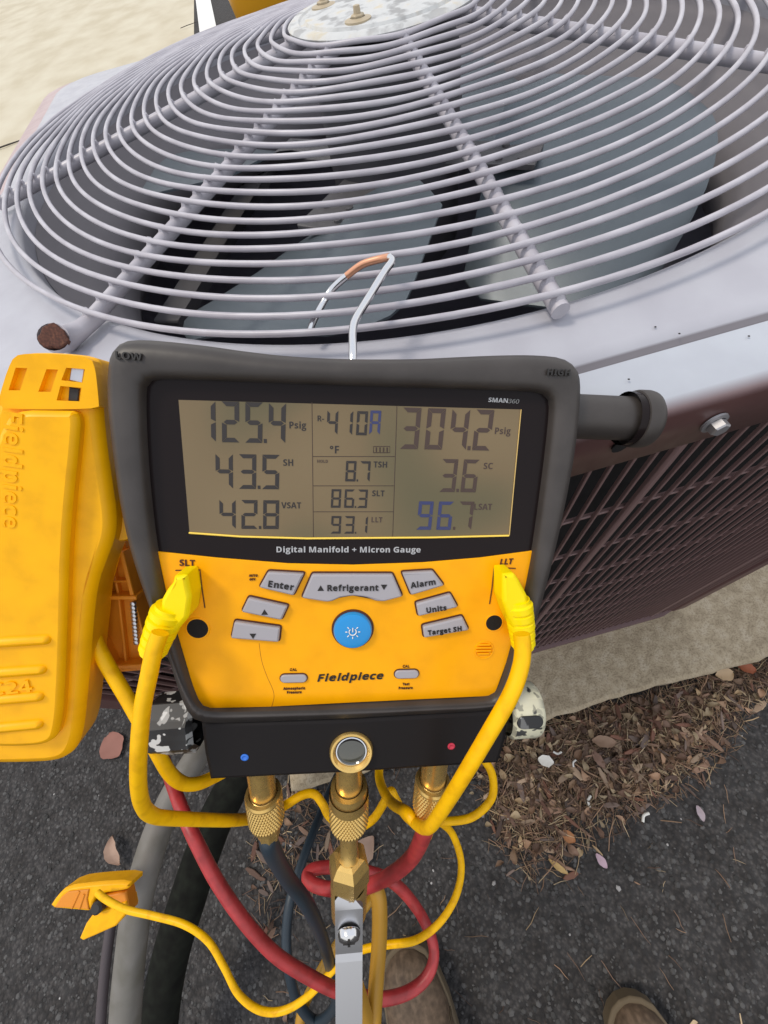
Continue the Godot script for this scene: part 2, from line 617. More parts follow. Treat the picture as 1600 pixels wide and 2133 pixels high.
# ---------------------------------------------------------------- the unit
func condenser() -> void:
	var u := thing("condenser_unit", "brown outdoor condenser unit with chalky faded top and round wire fan guard", "condenser unit")
	var N := 192
	# top cover
	var b := B.new()
	var brown := Color(0.105, 0.048, 0.047)
	var worn := Color(0.22, 0.15, 0.155)
	var chalk := Color(0.46, 0.485, 0.53)
	var crease_dark := Color(0.20, 0.185, 0.20)  # darker colour put on the step so the crease line shows
	var chalk2 := Color(0.44, 0.44, 0.485)
	var L := [
		[square_loop(HALF - 0.004, 0.05, 0.815, N), brown], [square_loop(HALF, 0.05, 0.8165, N), brown], [square_loop(HALF, 0.05, 0.847, N), brown],
		[square_loop(HALF - 0.0015, 0.05, 0.8515, N), worn], [square_loop(HALF - 0.006, 0.05, 0.8555, N), chalk], [square_loop(HALF - 0.0315, 0.05, 0.8585, N), chalk],
		[square_loop(HALF - 0.0322, 0.05, 0.8578, N), crease_dark], [square_loop(HALF - 0.0345, 0.05, 0.8600, N), crease_dark], [square_loop(HALF - 0.0352, 0.05, 0.8612, N), chalk2], [square_loop(HALF - 0.042, 0.05, 0.8628, N), chalk2],
		[ring_loop(0.389, 0.8665, N), chalk2], [ring_loop(0.3745, 0.8672, N), chalk2], [ring_loop(0.3705, 0.8662, N), chalk2], [ring_loop(0.369, 0.862, N), chalk2], [ring_loop(0.368, 0.852, N), chalk2]]
	for i in L.size() - 1:
		var A: PackedVector3Array = L[i][0]
		var C: PackedVector3Array = L[i + 1][0]
		if i == 5 or i == 6:
			b.g += 1
		for j in N:
			var k := (j + 1) % N
			# the brown shows through the chalk along the far left edge
			var f := smoothstep(0.35, 0.6, absf(wrapf(TAU * j / N - PI * 0.86, -PI, PI)) * -1.0 + 1.0)
			var ca: Color = L[i][1].lerp(Color(0.46, 0.33, 0.33), f * (1.0 if i in [4, 5, 6, 7] else 0.0))
			var cc: Color = L[i + 1][1].lerp(Color(0.46, 0.33, 0.33), f * (1.0 if i + 1 in [4, 5, 6, 7] else 0.0))
			b.tri3(A[j], A[k], C[k], ca, ca, cc)
			b.tri3(A[j], C[k], C[j], ca, cc, cc)
	put("top_cover", b.mesh(), M.cover, u)
	# fan shroud below the opening
	b = B.new()
	b.loft([ring_loop(0.3675, 0.8525, N), ring_loop(0.362, 0.838, N), ring_loop(0.350, 0.812, N), ring_loop(0.339, 0.792, N), ring_loop(0.333, 0.776, N), ring_loop(0.332, 0.755, N), ring_loop(0.345, 0.73, N), ring_loop(0.40, 0.725, N)])
	put("fan_shroud", b.mesh(), M.inside, u)
	# dark box inside
	b = B.new()
	b.loft([square_loop(0.420, 0.03, 0.09, 64), square_loop(0.420, 0.03, 0.80, 64)])
	b.cap(PackedVector2Array([Vector2(-0.42, -0.42), Vector2(0.42, -0.42), Vector2(0.42, 0.42), Vector2(-0.42, 0.42)]), 0.0, Transform3D(Vector3(1, 0, 0), Vector3(0, 0, -1), Vector3(0, 1, 0), Vector3(UC.x, 0.095, UC.z)))
	put("coil", b.mesh(), M.coil, u)
	b = B.new()
	b.loft([square_loop(0.415, 0.03, 0.80, 64), square_loop(0.415, 0.03, 0.12, 64)])
	b.cap(PackedVector2Array([Vector2(-0.41, -0.41), Vector2(0.41, -0.41), Vector2(0.41, 0.41), Vector2(-0.41, 0.41)]), 0.0, Transform3D(Vector3(1, 0, 0), Vector3(0, 0, -1), Vector3(0, 1, 0), Vector3(UC.x, 0.125, UC.z)))
	put("added_inner_box", b.mesh(), M.pale_inner, u)  # added box, not a real part: brightens the gaps between the blades
	# posts, rails, base pan
	for s in [[1, 1], [-1, 1], [1, -1], [-1, -1]]:
		b = B.new()
		b.box(Vector3(0.03, 0.73, 0.03), Transform3D(Basis(), Vector3(UC.x + s[0] * (HALF - 0.016), 0.45, UC.z + s[1] * (HALF - 0.016))), 0.004)
		put("corner_post", b.mesh(), M.maroon, u)
	b = B.new()
	b.loft([square_loop(HALF + 0.002, 0.04, 0.0705, 96), square_loop(HALF + 0.003, 0.04, 0.088, 96), square_loop(HALF - 0.001, 0.04, 0.091, 96), square_loop(HALF - 0.02, 0.04, 0.091, 96)], [1])
	put("base_pan", b.mesh(), M.maroon, u)
	for s in [[0, 1], [0, -1], [1, 0], [-1, 0]]:
		if s[1] == 1:
			continue
		b = B.new()
		var n := Vector3(s[0], 0, s[1])
		b.box(Vector3(0.84, 0.70, 0.006), Transform3D(Vector3.UP.cross(n), Vector3.UP, n, UC + n * (HALF - 0.008) + Vector3(0, 0.45, 0)))
		put("side_panel", b.mesh(), M.maroon, u)
	# the bars of the front guard
	var zf := UC.z + HALF
	b = B.new()
	b.box(Vector3(0.0019, 0.735, 0.0026), Transform3D(), 0.0006)
	var bar := b.mesh()
	b = B.new()
	b.box(Vector3(0.0060, 0.735, 0.004), Transform3D(), 0.0015)
	var wide_bar := b.mesh()
	b = B.new()
	b.box(Vector3(0.85, 0.0026, 0.003), Transform3D(), 0.0008)
	var rod := b.mesh()
	var x0: float = Vector3(0.1705, 0.8154, -0.0995).x
	for k in range(-40, 32):
		var x := x0 + k * 0.01315
		if absf(x - UC.x) > HALF - 0.035:
			continue
		var o := put("guard_bar", wide_bar if k % 24 == 0 else bar, M.maroon_bar, u)
		o.position = Vector3(x, 0.448, zf - (0.0045 if k % 24 else 0.004))
	for k in 10:
		var o := put("guard_rail", rod, M.maroon_bar, u)
		o.position = Vector3(UC.x, 0.8165 - 0.0785 * k - 0.002, zf - 0.0072)
	# hexagonal screw and its hole on the skirt
	var sp: Vector3 = Vector3(0.1733, 0.8323, -0.0990)
	b = B.new()
	b.lathe([Vector2(0.0, 0.0), Vector2(0.0066, 0.0), Vector2(0.0064, 0.0010), Vector2(0.0046, 0.0014)], aim(sp, Vector3(0, 0, 1)), 18)
	b.lathe([Vector2(0.0045, 0.0010), Vector2(0.0045, 0.0052), Vector2(0.0038, 0.0060), Vector2(0.0, 0.0060)], aim(sp, Vector3(0, 0, 1)), 6)
	put("cover_screw", b.mesh(), M.dull_steel, u)
	b = B.new()
	b.lathe([Vector2(0.0, 0.0), Vector2(0.004, 0.0), Vector2(0.0045, 0.0012), Vector2(0.0, 0.0014)], aim(Vector3(0.1221, 0.8361, -0.0992), Vector3(0, 0, 1)), 14)
	put("screw_hole", b.mesh(), M.coil, u)
	b = B.new()
	for q in [Vector3(0.1534, 0.8638, -0.1422), Vector3(0.1609, 0.8633, -0.1342), Vector3(0.1240, 0.8592, -0.1385), Vector3(0.1358, 0.8592, -0.1387), Vector3(0.1714, 0.8642, -0.1498), Vector3(0.1290, 0.8588, -0.1194), Vector3(0.1921, 0.8588, -0.1247), Vector3(-0.2046, 0.8655, -0.3246), Vector3(-0.1880, 0.8648, -0.2997), Vector3(-0.2060, 0.8642, -0.2935), Vector3(0.0711, 0.8650, -0.1697), Vector3(0.2106, 0.8640, -0.1663)]:
		b.lathe([Vector2(0.0006, 0.0), Vector2(0.0004, 0.0002), Vector2(0.0, 0.0003)], Transform3D(Basis(), q), 7)
	put("dirt_specks", b.mesh(), M.dark, u).set_meta("kind", "stuff")
	fan(u)

func fan(u: Node3D) -> void:
	var fg := Node3D.new()
	fg.name = "fan_guard"
	u.add_child(fg, true)
	for k in 24:
		var r := RG * (1.0 - 0.0334 * k)
		var b := B.new()
		var pts := []
		var n := 160 if k < 14 else 110
		for i in n:
			var a := TAU * i / n
			pts.append(Vector3(UC.x + r * cos(a), guard_y(r) + 0.0006 * sin(a * 8.0 + k), UC.z + r * sin(a)))
		b.tube(pts, 0.0018, 8, true)
		put("guard_wire", b.mesh(), M.wire, fg)
	# ribs under the wires
	var ux := Vector3(0.971, 0, 0.239)
	var vx := Vector3(0.239, 0, -0.971)
	for az in [200.3, 240.3, 282.7, 329.0, 14.0, 60.0, 107.0, 153.0]:
		var d := ux * cos(deg_to_rad(az)) + vx * sin(deg_to_rad(az))
		var r1 := RG * 1.012
		var b := B.new()
		var p0 := UC + d * 0.06 + Vector3(0, guard_y(0.06) - 0.0065, 0)
		var p1 := UC + d * r1 + Vector3(0, guard_y(r1) - 0.0065, 0)
		b.tube([p0, p0.lerp(p1, 0.5), p1], 0.0046, 14)
		put("guard_rib", b.mesh(), M.wire, fg)
		if absf(az - 240.3) < 1.0:
			# the rib whose flattened end has rusted open
			b = B.new()
			var ax := Vector3(0.25, 0.85, 0.5).normalized()
			var e := p1 + d * 0.020 + Vector3(0, 0.006, 0)
			b.tube([p1 - d * 0.012, p1 + d * 0.004, e - ax * 0.0075 - d * 0.003, e - ax * 0.003, e], [0.0046, 0.0052, 0.0074, 0.0084, 0.0084], 18, false, false)
			put("rib_end", b.mesh(), M.wire, fg)
			b = B.new()
			var prof := PackedVector2Array()
			for i in 22:
				var a := TAU * i / 22
				prof.append(Vector2.from_angle(a) * (0.0076 * (1.0 + 0.10 * sin(a * 3.0) + 0.06 * sin(a * 7.0 + 1.0))))
			var fr := aim(e - ax * 0.0015, ax)
			b.prism(prof, 0.0, 0.0022, 0.0008, Transform3D(fr.basis.x, -fr.basis.z, fr.basis.y, fr.origin))
			put("rusted_plug", b.mesh(), M.rust, fg)
	# weld fillets where the wires cross the ribs
	var wb := B.new()
	for az in [200.3, 240.3, 282.7, 329.0, 14.0, 60.0, 107.0, 153.0]:
		var d := ux * cos(deg_to_rad(az)) + vx * sin(deg_to_rad(az))
		for k in 24:
			var r := RG * (1.0 - 0.0334 * k)
			wb.lathe([Vector2(0.0042, -0.0040), Vector2(0.0030, -0.0022), Vector2(0.0021, 0.0002), Vector2(0.0, 0.0016)], Transform3D(Basis(), UC + d * (r - 0.0006) + Vector3(0, guard_y(r), 0)), 8)
	put("weld_spots", wb.mesh(), M.wire, fg).set_meta("kind", "stuff")
	# hub plate with its four studs
	var hub := B.new()
	var yh := guard_y(0.088)
	var cen := UC + Vector3(0, yh, 0)
	hub.lathe([Vector2(0.078, -0.003), Vector2(0.0835, -0.001), Vector2(0.084, 0.0012), Vector2(0.081, 0.003), Vector2(0.074, 0.0034), Vector2(0.0725, 0.0022), Vector2(0.069, 0.0022), Vector2(0.0675, 0.0042), Vector2(0.03, 0.0062), Vector2(0.0, 0.0066)], Transform3D(Basis(), cen), 72)
	var hp := put("hub_plate", hub.mesh(), M.capplate, fg)
	for i in 4:
		var a := deg_to_rad(33.0 + 90.0 * i)
		var b := B.new()
		var q := cen + Vector3(0.055 * cos(a), 0.004, 0.055 * sin(a))
		b.lathe([Vector2(0.011, 0.0), Vector2(0.011, 0.0015), Vector2(0.006, 0.0025)], Transform3D(Basis(), q), 20)
		b.lathe([Vector2(0.0055, 0.001), Vector2(0.0055, 0.0035), Vector2(0.0048, 0.0042), Vector2(0.003, 0.0044)], Transform3D(Basis(), q), 6)
		b.lathe([Vector2(0.0030, 0.004), Vector2(0.0026, 0.0085), Vector2(0.0, 0.009)], Transform3D(Basis(), q), 10)
		put("stud", b.mesh(), M.bolt, hp)
	# motor and blades
	var mo := B.new()
	mo.lathe([Vector2(0.0, -0.20), Vector2(0.06, -0.20), Vector2(0.07, -0.185), Vector2(0.07, -0.03), Vector2(0.06, -0.008), Vector2(0.0, -0.006)], Transform3D(Basis(), cen), 40)
	put("fan_motor", mo.mesh(), M.motor, u)
	var fb := Node3D.new()
	fb.name = "fan"
	u.add_child(fb, true)
	for az in [338.0, 241.0, 155.0, 66.0]:
		var b := B.new()
		var rows := []
		var d := ux * cos(deg_to_rad(az)) + vx * sin(deg_to_rad(az))
		var e := vx * cos(deg_to_rad(az)) - ux * sin(deg_to_rad(az))
		for i in 13:
			var f := i / 12.0
			var r := lerpf(0.105, 0.306, f)
			var hw := lerpf(0.115, 0.150, f) * (1.0 if f < 0.7 else sqrt(1.0 - pow((f - 0.7) / 0.34, 2.0) * 0.75)) * (1.0 if f > 0.15 else lerpf(0.72, 1.0, f / 0.15))
			var row := []
			for j in 9:
				var t := j / 4.0 - 1.0
				row.append(UC + d * (r - 0.02 * t * t * f) + e * hw * t + Vector3(0, 0.790 + (0.052 - 0.022 * f) * t + 0.020 * (1.0 - t * t), 0))
			rows.append(row)
		var dn := Vector3(0, -0.0022, 0)
		for i in 12:
			for j in 8:
				b.quad(rows[i][j], rows[i + 1][j], rows[i + 1][j + 1], rows[i][j + 1])
				b.quad(rows[i][j] + dn, rows[i][j + 1] + dn, rows[i + 1][j + 1] + dn, rows[i + 1][j] + dn)
		b.g += 1
		for i in 12:
			b.quad(rows[i][0] + dn, rows[i + 1][0] + dn, rows[i + 1][0], rows[i][0])
			b.quad(rows[i][8], rows[i + 1][8], rows[i + 1][8] + dn, rows[i][8] + dn)
		for j in 8:
			b.quad(rows[12][j], rows[12][j] + dn, rows[12][j + 1] + dn, rows[12][j + 1])
		put("fan_blade", b.mesh(), M.blade, fb)
	for az in [338.0, 241.0, 155.0, 66.0]:
		var d := ux * cos(deg_to_rad(az)) + vx * sin(deg_to_rad(az))
		var sp := B.new()
		sp.box(Vector3(0.05, 0.004, 0.11), Transform3D(Vector3.UP.cross(d), Vector3.UP, d, UC + d * 0.10 + Vector3(0, 0.8145, 0)), 0.001)
		for k in 4:
			var q := UC + d * (0.118 + 0.022 * (k % 2)) + Vector3.UP.cross(d) * (0.014 if k < 2 else -0.014) + Vector3(0, 0.8165, 0)
			sp.lathe([Vector2(0.004, 0.0), Vector2(0.0036, 0.002), Vector2(0.0, 0.003)], Transform3D(Basis(), q), 10)
		put("blade_arm", sp.mesh(), M.brace, fb)
	# brace rail deep inside, seen between the blades
	var br := B.new()
	var q0 := Vector3(0.0562, 0.7200, -1.1047)
	var q1 := Vector3(-0.1975, 0.7200, -0.5109)
	var dd := (q1 - q0).normalized()
	br.box(Vector3(0.036, 0.015, q0.distance_to(q1)), Transform3D(Vector3.UP.cross(dd), Vector3.UP, dd, (q0 + q1) / 2), 0.003)
	put("motor_brace", br.mesh(), M.brace, u)

func background() -> void:
	# white line on the asphalt behind and a yellow tub
	var b := B.new()
	var p: Vector3 = Vector3(-0.4150, 0.0040, -6.9707)
	b.prism(PackedVector2Array([Vector2(-0.09, 0), Vector2(0.10, 0), Vector2(0.06, 1.9), Vector2(-0.13, 1.9)]), 0.0, 0.004, 0.0, Transform3D(Vector3(1, 0, 0), Vector3(0, 0, -1), Vector3(0, 1, 0), p))
	for i in 4:
		var o := i * 1.3 + 2.6
		b.prism(PackedVector2Array([Vector2(-0.1, o), Vector2(0.06, o), Vector2(0.06, o + 0.7), Vector2(-0.1, o + 0.7)]), 0.0, 0.004, 0.0, Transform3D(Vector3(1, 0, 0), Vector3(0, 0, -1), Vector3(0, 1, 0), p))
	struct("road_marking", b.mesh(), M.white)
	var t := thing("yellow_tub", "tapered yellow orange tub on dark asphalt, past the far edge of the unit", "tub", Transform3D(Basis(), Vector3(0.2496, 0.0000, -6.7451)))
	b = B.new()
	b.lathe([Vector2(0.0, 0.0), Vector2(0.30, 0.0), Vector2(0.32, 0.02), Vector2(0.42, 0.55), Vector2(0.44, 0.56)], Transform3D(), 40)
	put("wall", b.mesh(), M.tub, t)
	b = B.new()
	b.lathe([Vector2(0.42, 0.54), Vector2(0.46, 0.545), Vector2(0.46, 0.58), Vector2(0.43, 0.585), Vector2(0.41, 0.55), Vector2(0.30, 0.03), Vector2(0.0, 0.03)], Transform3D(), 40)
	put("rim", b.mesh(), M.tub, t)

func pipes() -> void:
	var b := B.new()
	b.tube(curve([Vector3(-0.3247, 0.3499, -0.0967), Vector3(-0.3450, 0.3704, -0.0721), Vector3(-0.3555, 0.3904, -0.0468), Vector3(-0.3749, 0.3976, -0.0191), Vector3(-0.3902, 0.4034, 0.0111), Vector3(-0.4039, 0.4059, 0.0470), Vector3(-0.4227, 0.3943, 0.0872), Vector3(-0.4416, 0.3738, 0.1332), Vector3(-0.4570, 0.3548, 0.1764), Vector3(-0.4776, 0.3249, 0.2285), Vector3(-0.5070, 0.2799, 0.2869)], 8), 0.0172, 20)
	var o := put("grey_pipe", b.mesh(), M.grey_pipe)
	tag(o, "thick smooth grey pipe curving down at lower left, a yellow clamp on it", "pipe")
	b = B.new()
	b.tube(curve([Vector3(-0.3029, 0.2385, -0.0631), Vector3(-0.3470, 0.2426, -0.0301), Vector3(-0.3907, 0.2399, 0.0148), Vector3(-0.4251, 0.2340, 0.0654), Vector3(-0.4558, 0.2259, 0.1197), Vector3(-0.5001, 0.1917, 0.1794), Vector3(-0.5372, 0.1565, 0.2408), Vector3(-0.5710, 0.1151, 0.3132)], 8), 0.028, 20)
	o = put("foam_insulated_pipe", b.mesh(), M.foam)
	tag(o, "thick black foam insulated pipe between the grey pipe and the red hose", "pipe")
	b = B.new()
	b.tube(curve([Vector3(-0.6416, 0.1384, 0.1115), Vector3(-0.6658, 0.1114, 0.1587), Vector3(-0.6891, 0.0843, 0.2061), Vector3(-0.7131, 0.0529, 0.2609), Vector3(-0.7409, 0.0133, 0.3299)], 6), 0.0085, 12)
	o = put("thin_conduit", b.mesh(), M.mauve)
	tag(o, "thin dull purple conduit left of the thick grey pipe", "conduit")

# ---------------------------------------------------------------- the instrument
func gauge() -> void:
	var t := thing("digital_gauge", "yellow and dark grey digital manifold gauge hung on the fan guard by a hook", "gauge", Transform3D(Vector3(0.95718, -0.20224, 0.20715), Vector3(0.28941, 0.64982, -0.70283), Vector3(0.00753, 0.73268, 0.68053), Vector3(-0.00815, 0.88398, -0.09358)))
	var c := Vector2(-0.00273, -0.02511)
	var N := 220
	var outer := radial(chaikin(PackedVector2Array([Vector2(-0.08564, 0.03823), Vector2(-0.08226, 0.04297), Vector2(-0.07830, 0.04480), Vector2(-0.07043, 0.04510), Vector2(-0.05463, 0.04415), Vector2(-0.03855, 0.04239), Vector2(-0.02209, 0.04124), Vector2(-0.00189, 0.04098), Vector2(0.02393, 0.04187), Vector2(0.03966, 0.04324), Vector2(0.05739, 0.04452), Vector2(0.06999, 0.04497), Vector2(0.08011, 0.04449), Vector2(0.08583, 0.04166), Vector2(0.08834, 0.03698), Vector2(0.08947, 0.02746), Vector2(0.08997, 0.01125), Vector2(0.08896, -0.00769), Vector2(0.08694, -0.02968), Vector2(0.08349, -0.05624), Vector2(0.07807, -0.08459), Vector2(0.07536, -0.09646), Vector2(0.07171, -0.10417), Vector2(0.06491, -0.10692), Vector2(0.03669, -0.10748), Vector2(0.00173, -0.10778), Vector2(-0.03427, -0.10754), Vector2(-0.05832, -0.10719), Vector2(-0.06509, -0.10508), Vector2(-0.06953, -0.09936), Vector2(-0.07489, -0.08342), Vector2(-0.08009, -0.05982), Vector2(-0.08497, -0.03775), Vector2(-0.08742, -0.01794), Vector2(-0.08796, 0.00595), Vector2(-0.08768, 0.02424)]), 2), c, N)
	var inner := radial(chaikin(PackedVector2Array([Vector2(-0.07370, 0.02736), Vector2(-0.07221, 0.03071), Vector2(-0.06879, 0.03181), Vector2(-0.05209, 0.03166), Vector2(-0.02993, 0.03151), Vector2(-0.00196, 0.03134), Vector2(0.03045, 0.03145), Vector2(0.06580, 0.03145), Vector2(0.07345, 0.03096), Vector2(0.07639, 0.02873), Vector2(0.07716, 0.02370), Vector2(0.07716, 0.00508), Vector2(0.07673, -0.01252), Vector2(0.07609, -0.03307), Vector2(0.07413, -0.05473), Vector2(0.07054, -0.07993), Vector2(0.06698, -0.09920), Vector2(0.06254, -0.10205), Vector2(0.03720, -0.10256), Vector2(0.00167, -0.10371), Vector2(-0.03499, -0.10430), Vector2(-0.05950, -0.10425), Vector2(-0.06342, -0.10270), Vector2(-0.06632, -0.09324), Vector2(-0.07036, -0.07066), Vector2(-0.07361, -0.04940), Vector2(-0.07524, -0.03130), Vector2(-0.07554, -0.00667), Vector2(-0.07481, 0.01293)]), 2), c, N)
	var b := B.new()
	var loops := []
	for q in [[0.006, -0.030], [0.0, -0.026], [-0.0005, -0.006], [0.0002, -0.001], [0.0022, 0.003], [0.005, 0.0048]]:
		loops.append(at_z(B.inset(outer, q[0]), q[1]))
	for q in [[-0.0035, 0.0046], [-0.0014, 0.0036], [-0.0004, 0.0022], [0.0, -0.002]]:
		loops.append(at_z(B.inset(inner, q[0]), q[1]))
	b.loft(loops, [])
	b.cap(B.inset(outer, 0.006), -0.030, Transform3D(), true)
	put("rubber_shell", b.mesh(), M.rubber, t)
	var lo := text("embossed_lettering", "LOW", Vector3(-0.07554, 0.03840, 0.00520), 0.0023, M.dark, t, -0.05, 0.0, 1.25, true, 0.0006)
	lo = text("embossed_lettering", "HIGH", Vector3(0.07633, 0.03797, 0.00540), 0.0022, M.dark, t, 0.0, 0.0, 1.2, true, 0.0006)
	# black window panel
	b = B.new()
	b.prism(PackedVector2Array([Vector2(-0.07441, 0.03254), Vector2(0.07712, 0.03237), Vector2(0.07874, 0.00504), Vector2(0.07833, -0.01266), Vector2(0.07742, -0.03248), Vector2(0.05433, -0.03567), Vector2(0.03005, -0.03778), Vector2(0.00120, -0.03880), Vector2(-0.02503, -0.03816), Vector2(-0.05332, -0.03571), Vector2(-0.07561, -0.03313), Vector2(-0.07681, -0.00497)]), -0.004, -0.0008, 0.0)
	put("display_panel", b.mesh(), M.black, t)
	# yellow face below it
	b = B.new()
	b.prism(PackedVector2Array([Vector2(-0.07533, -0.03313), Vector2(-0.05312, -0.03570), Vector2(-0.02494, -0.03815), Vector2(0.00121, -0.03879), Vector2(0.02995, -0.03777), Vector2(0.05414, -0.03568), Vector2(0.07715, -0.03250), Vector2(0.07508, -0.05483), Vector2(0.07111, -0.08054), Vector2(0.06593, -0.10180), Vector2(0.03723, -0.10247), Vector2(0.00167, -0.10338), Vector2(-0.03503, -0.10445), Vector2(-0.06361, -0.10429), Vector2(-0.06671, -0.09221), Vector2(-0.07045, -0.07077), Vector2(-0.07371, -0.04949)]), -0.004, -0.0002, 0.0003)
	var face := put("face_plate", b.mesh(), M.yellow, t)
	b = B.new()
	b.tube(curve([Vector3(-0.03785, -0.07351, -0.00020), Vector3(-0.03719, -0.08142, -0.00020), Vector3(-0.03527, -0.08905, -0.00020), Vector3(-0.03306, -0.09543, -0.00020), Vector3(-0.03259, -0.09948, -0.00020), Vector3(-0.03379, -0.10425, -0.00020)], 4), 0.00011, 6)
	put("battery_door_seam", b.mesh(), M.seam, face)
	# liquid crystal screen
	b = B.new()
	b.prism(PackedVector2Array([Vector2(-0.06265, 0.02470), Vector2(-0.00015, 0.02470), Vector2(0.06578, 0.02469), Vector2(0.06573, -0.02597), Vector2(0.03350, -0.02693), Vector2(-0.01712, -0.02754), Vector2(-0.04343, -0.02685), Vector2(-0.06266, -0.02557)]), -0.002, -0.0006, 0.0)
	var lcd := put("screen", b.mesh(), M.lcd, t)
	b = B.new()
	b.tube([Vector3(-0.06276, -0.02551, -0.00040), Vector3(-0.04338, -0.02689, -0.00040), Vector3(-0.01710, -0.02758, -0.00040), Vector3(0.03347, -0.02697, -0.00040), Vector3(0.06566, -0.02601, -0.00040)], 0.00042, 6)
	put("screen_edge_glint", b.mesh(), mat(lin(0.95, 0.66, 0.10), 0.2), t)  # yellow glint along the bottom bevel, put into the strip colour
	b = B.new()
	b.tube([Vector3(0.06585, -0.02591, -0.00040), Vector3(0.06579, 0.00005, -0.00040), Vector3(0.06579, 0.02468, -0.00040)], 0.00022, 6)
	put("screen_edge_glint", b.mesh(), mat(lin(0.62, 0.42, 0.14), 0.2), t)  # the same bevel glint down the right side, in a duller colour
	screen(lcd)
	text("model_lettering", "SMAN", Vector3(0.05657, 0.02786, -0.00070), 0.0016, M.print_grey, t, -0.02, 0.0, 1.25)
	text("model_lettering", "360", Vector3(0.06266, 0.02767, -0.00070), 0.0016, mat(lin(0.22, 0.22, 0.22), 0.6), t, -0.02, 0.15, 1.2, false)
	text("title_lettering", "Digital Manifold + Micron Gauge", Vector3(-0.00021, -0.03237, -0.00070), 0.0023, M.print_grey, t, 0.0, 0.0, 1.18)
	text("brand_lettering", "Fieldpiece", Vector3(0.00074, -0.09025, 0.00000), 0.0034, M.print_black, t, 0.02, 0.28, 1.25)
	text("socket_lettering", "SLT", Vector3(-0.06431, -0.03784, 0.00000), 0.0026, M.print, t, -0.05, 0.0, 1.05)
	text("socket_lettering", "LLT", Vector3(0.06553, -0.03730, 0.00000), 0.0024, M.print, t, 0.05, 0.2, 1.05)
	text("small_print", "AUTO", Vector3(-0.03881, -0.04318, 0.00000), 0.00095, M.print, t)
	text("small_print", "OFF", Vector3(-0.03926, -0.04483, 0.00000), 0.00095, M.print, t)
	text("small_print", "CAL", Vector3(-0.02397, -0.08616, 0.00000), 0.0012, M.print, t, 0.0, 0.0, 1.1, false)
	text("small_print", "CAL", Vector3(0.02484, -0.08561, 0.00000), 0.0012, M.print, t, 0.0, 0.0, 1.1, false)
	text("small_print", "Atmospheric", Vector3(-0.02378, -0.09530, 0.00000), 0.0011, M.print, t)
	text("small_print", "Pressure", Vector3(-0.02383, -0.09720, 0.00000), 0.0011, M.print, t)
	text("small_print", "Test", Vector3(0.02516, -0.09443, 0.00000), 0.0011, M.print, t)
	text("small_print", "Pressure", Vector3(0.02502, -0.09636, 0.00000), 0.0011, M.print, t)
	buttons(t)
	# sockets and their dark round holes
	for q in [[Vector3(-0.06903, -0.04089, -0.00010), Vector3(-0.05956, -0.04071, -0.00010), Vector3(-0.05938, -0.04850, -0.00010), Vector3(-0.05885, -0.05709, -0.00010)], [Vector3(0.06980, -0.04033, -0.00010), Vector3(0.06042, -0.03989, -0.00010), Vector3(0.06037, -0.04917, -0.00010), Vector3(0.05992, -0.05644, -0.00010)]]:
		b = B.new()
		b.tube(q, 0.00026, 5)
		put("socket", b.mesh(), M.print, t)
	for q in [[Vector3(-0.06234, -0.06621, 0.00000), 0.0043], [Vector3(0.06253, -0.06519, 0.00000), 0.0036]]:
		b = B.new()
		b.lathe([Vector2(q[1], 0.0002), Vector2(q[1] * 1.12, 0.0002), Vector2(q[1] * 1.2, -0.0003)], aim(q[0], Vector3(0, 0, 1)), 28)
		put("hole_rim", b.mesh(), M.yellow, t)
		b = B.new()
		b.lathe([Vector2(q[1], -0.0004), Vector2(q[1], 0.0002), Vector2(0.0, 0.0002)], aim(q[0], Vector3(0, 0, 1)), 28)
		put("round_hole", b.mesh(), M.coil, t)
	for i in 4:
		b = B.new()
		var sy := i * 8.0
		var wd: float = [30.0, 40.0, 40.0, 30.0][i] * 0.00018
		b.prism(pill(Vector2(0.05887, -0.07549) + Vector2(0, -sy * 0.00018), wd, 0.0008), -0.0004, 0.0009, 0.0003)
		put("speaker_bar", b.mesh(), M.yellow, t)
	b = B.new()
	b.lathe([Vector2(0.0046, 0.0), Vector2(0.0044, 0.0004), Vector2(0.0038, 0.0004), Vector2(0.0036, 0.0)], aim(Vector3(0.05917, -0.07843, -0.00020), Vector3(0, 0, 1)), 28)
	put("speaker_ring", b.mesh(), M.yellow, t)
	# manifold block under the face
	b = B.new()
	b.prism(PackedVector2Array([Vector2(-0.06313, -0.10797), Vector2(0.00173, -0.10803), Vector2(0.07185, -0.10565), Vector2(0.07197, -0.12127), Vector2(0.06956, -0.13471), Vector2(0.00194, -0.13688), Vector2(-0.06119, -0.13773), Vector2(-0.06264, -0.12341)]), -0.034, 0.004, 0.0022)
	var blk := put("manifold_block", b.mesh(), M.block, t)
	for q in [[Vector3(-0.04528, -0.12588, 0.00400), Color(0.03, 0.16, 0.62)], [Vector3(0.04632, -0.12385, 0.00400), Color(0.50, 0.03, 0.06)]]:
		b = B.new()
		b.lathe([Vector2(0.0017, -0.001), Vector2(0.0017, 0.0003), Vector2(0.0011, 0.0005), Vector2(0.0006, 0.0001), Vector2(0.0, 0.0)], aim(q[0], Vector3(0, 0, 1)), 18)
		put("port_dot", b.mesh(), mat(lin(q[1].r, q[1].g, q[1].b), 0.4), blk)
	b = B.new()
	var sg := aim(Vector3(0.00121, -0.12431, 0.00400), Vector3(0, 0.12, 1))
	b.lathe([Vector2(0.0096, -0.002), Vector2(0.0096, 0.0014), Vector2(0.0090, 0.0023), Vector2(0.0081, 0.0022), Vector2(0.0074, 0.0012), Vector2(0.0067, 0.0002), Vector2(0.0066, -0.0020)], sg, 40)
	var ring := put("sight_glass", b.mesh(), M.brass, t)
	b = B.new()
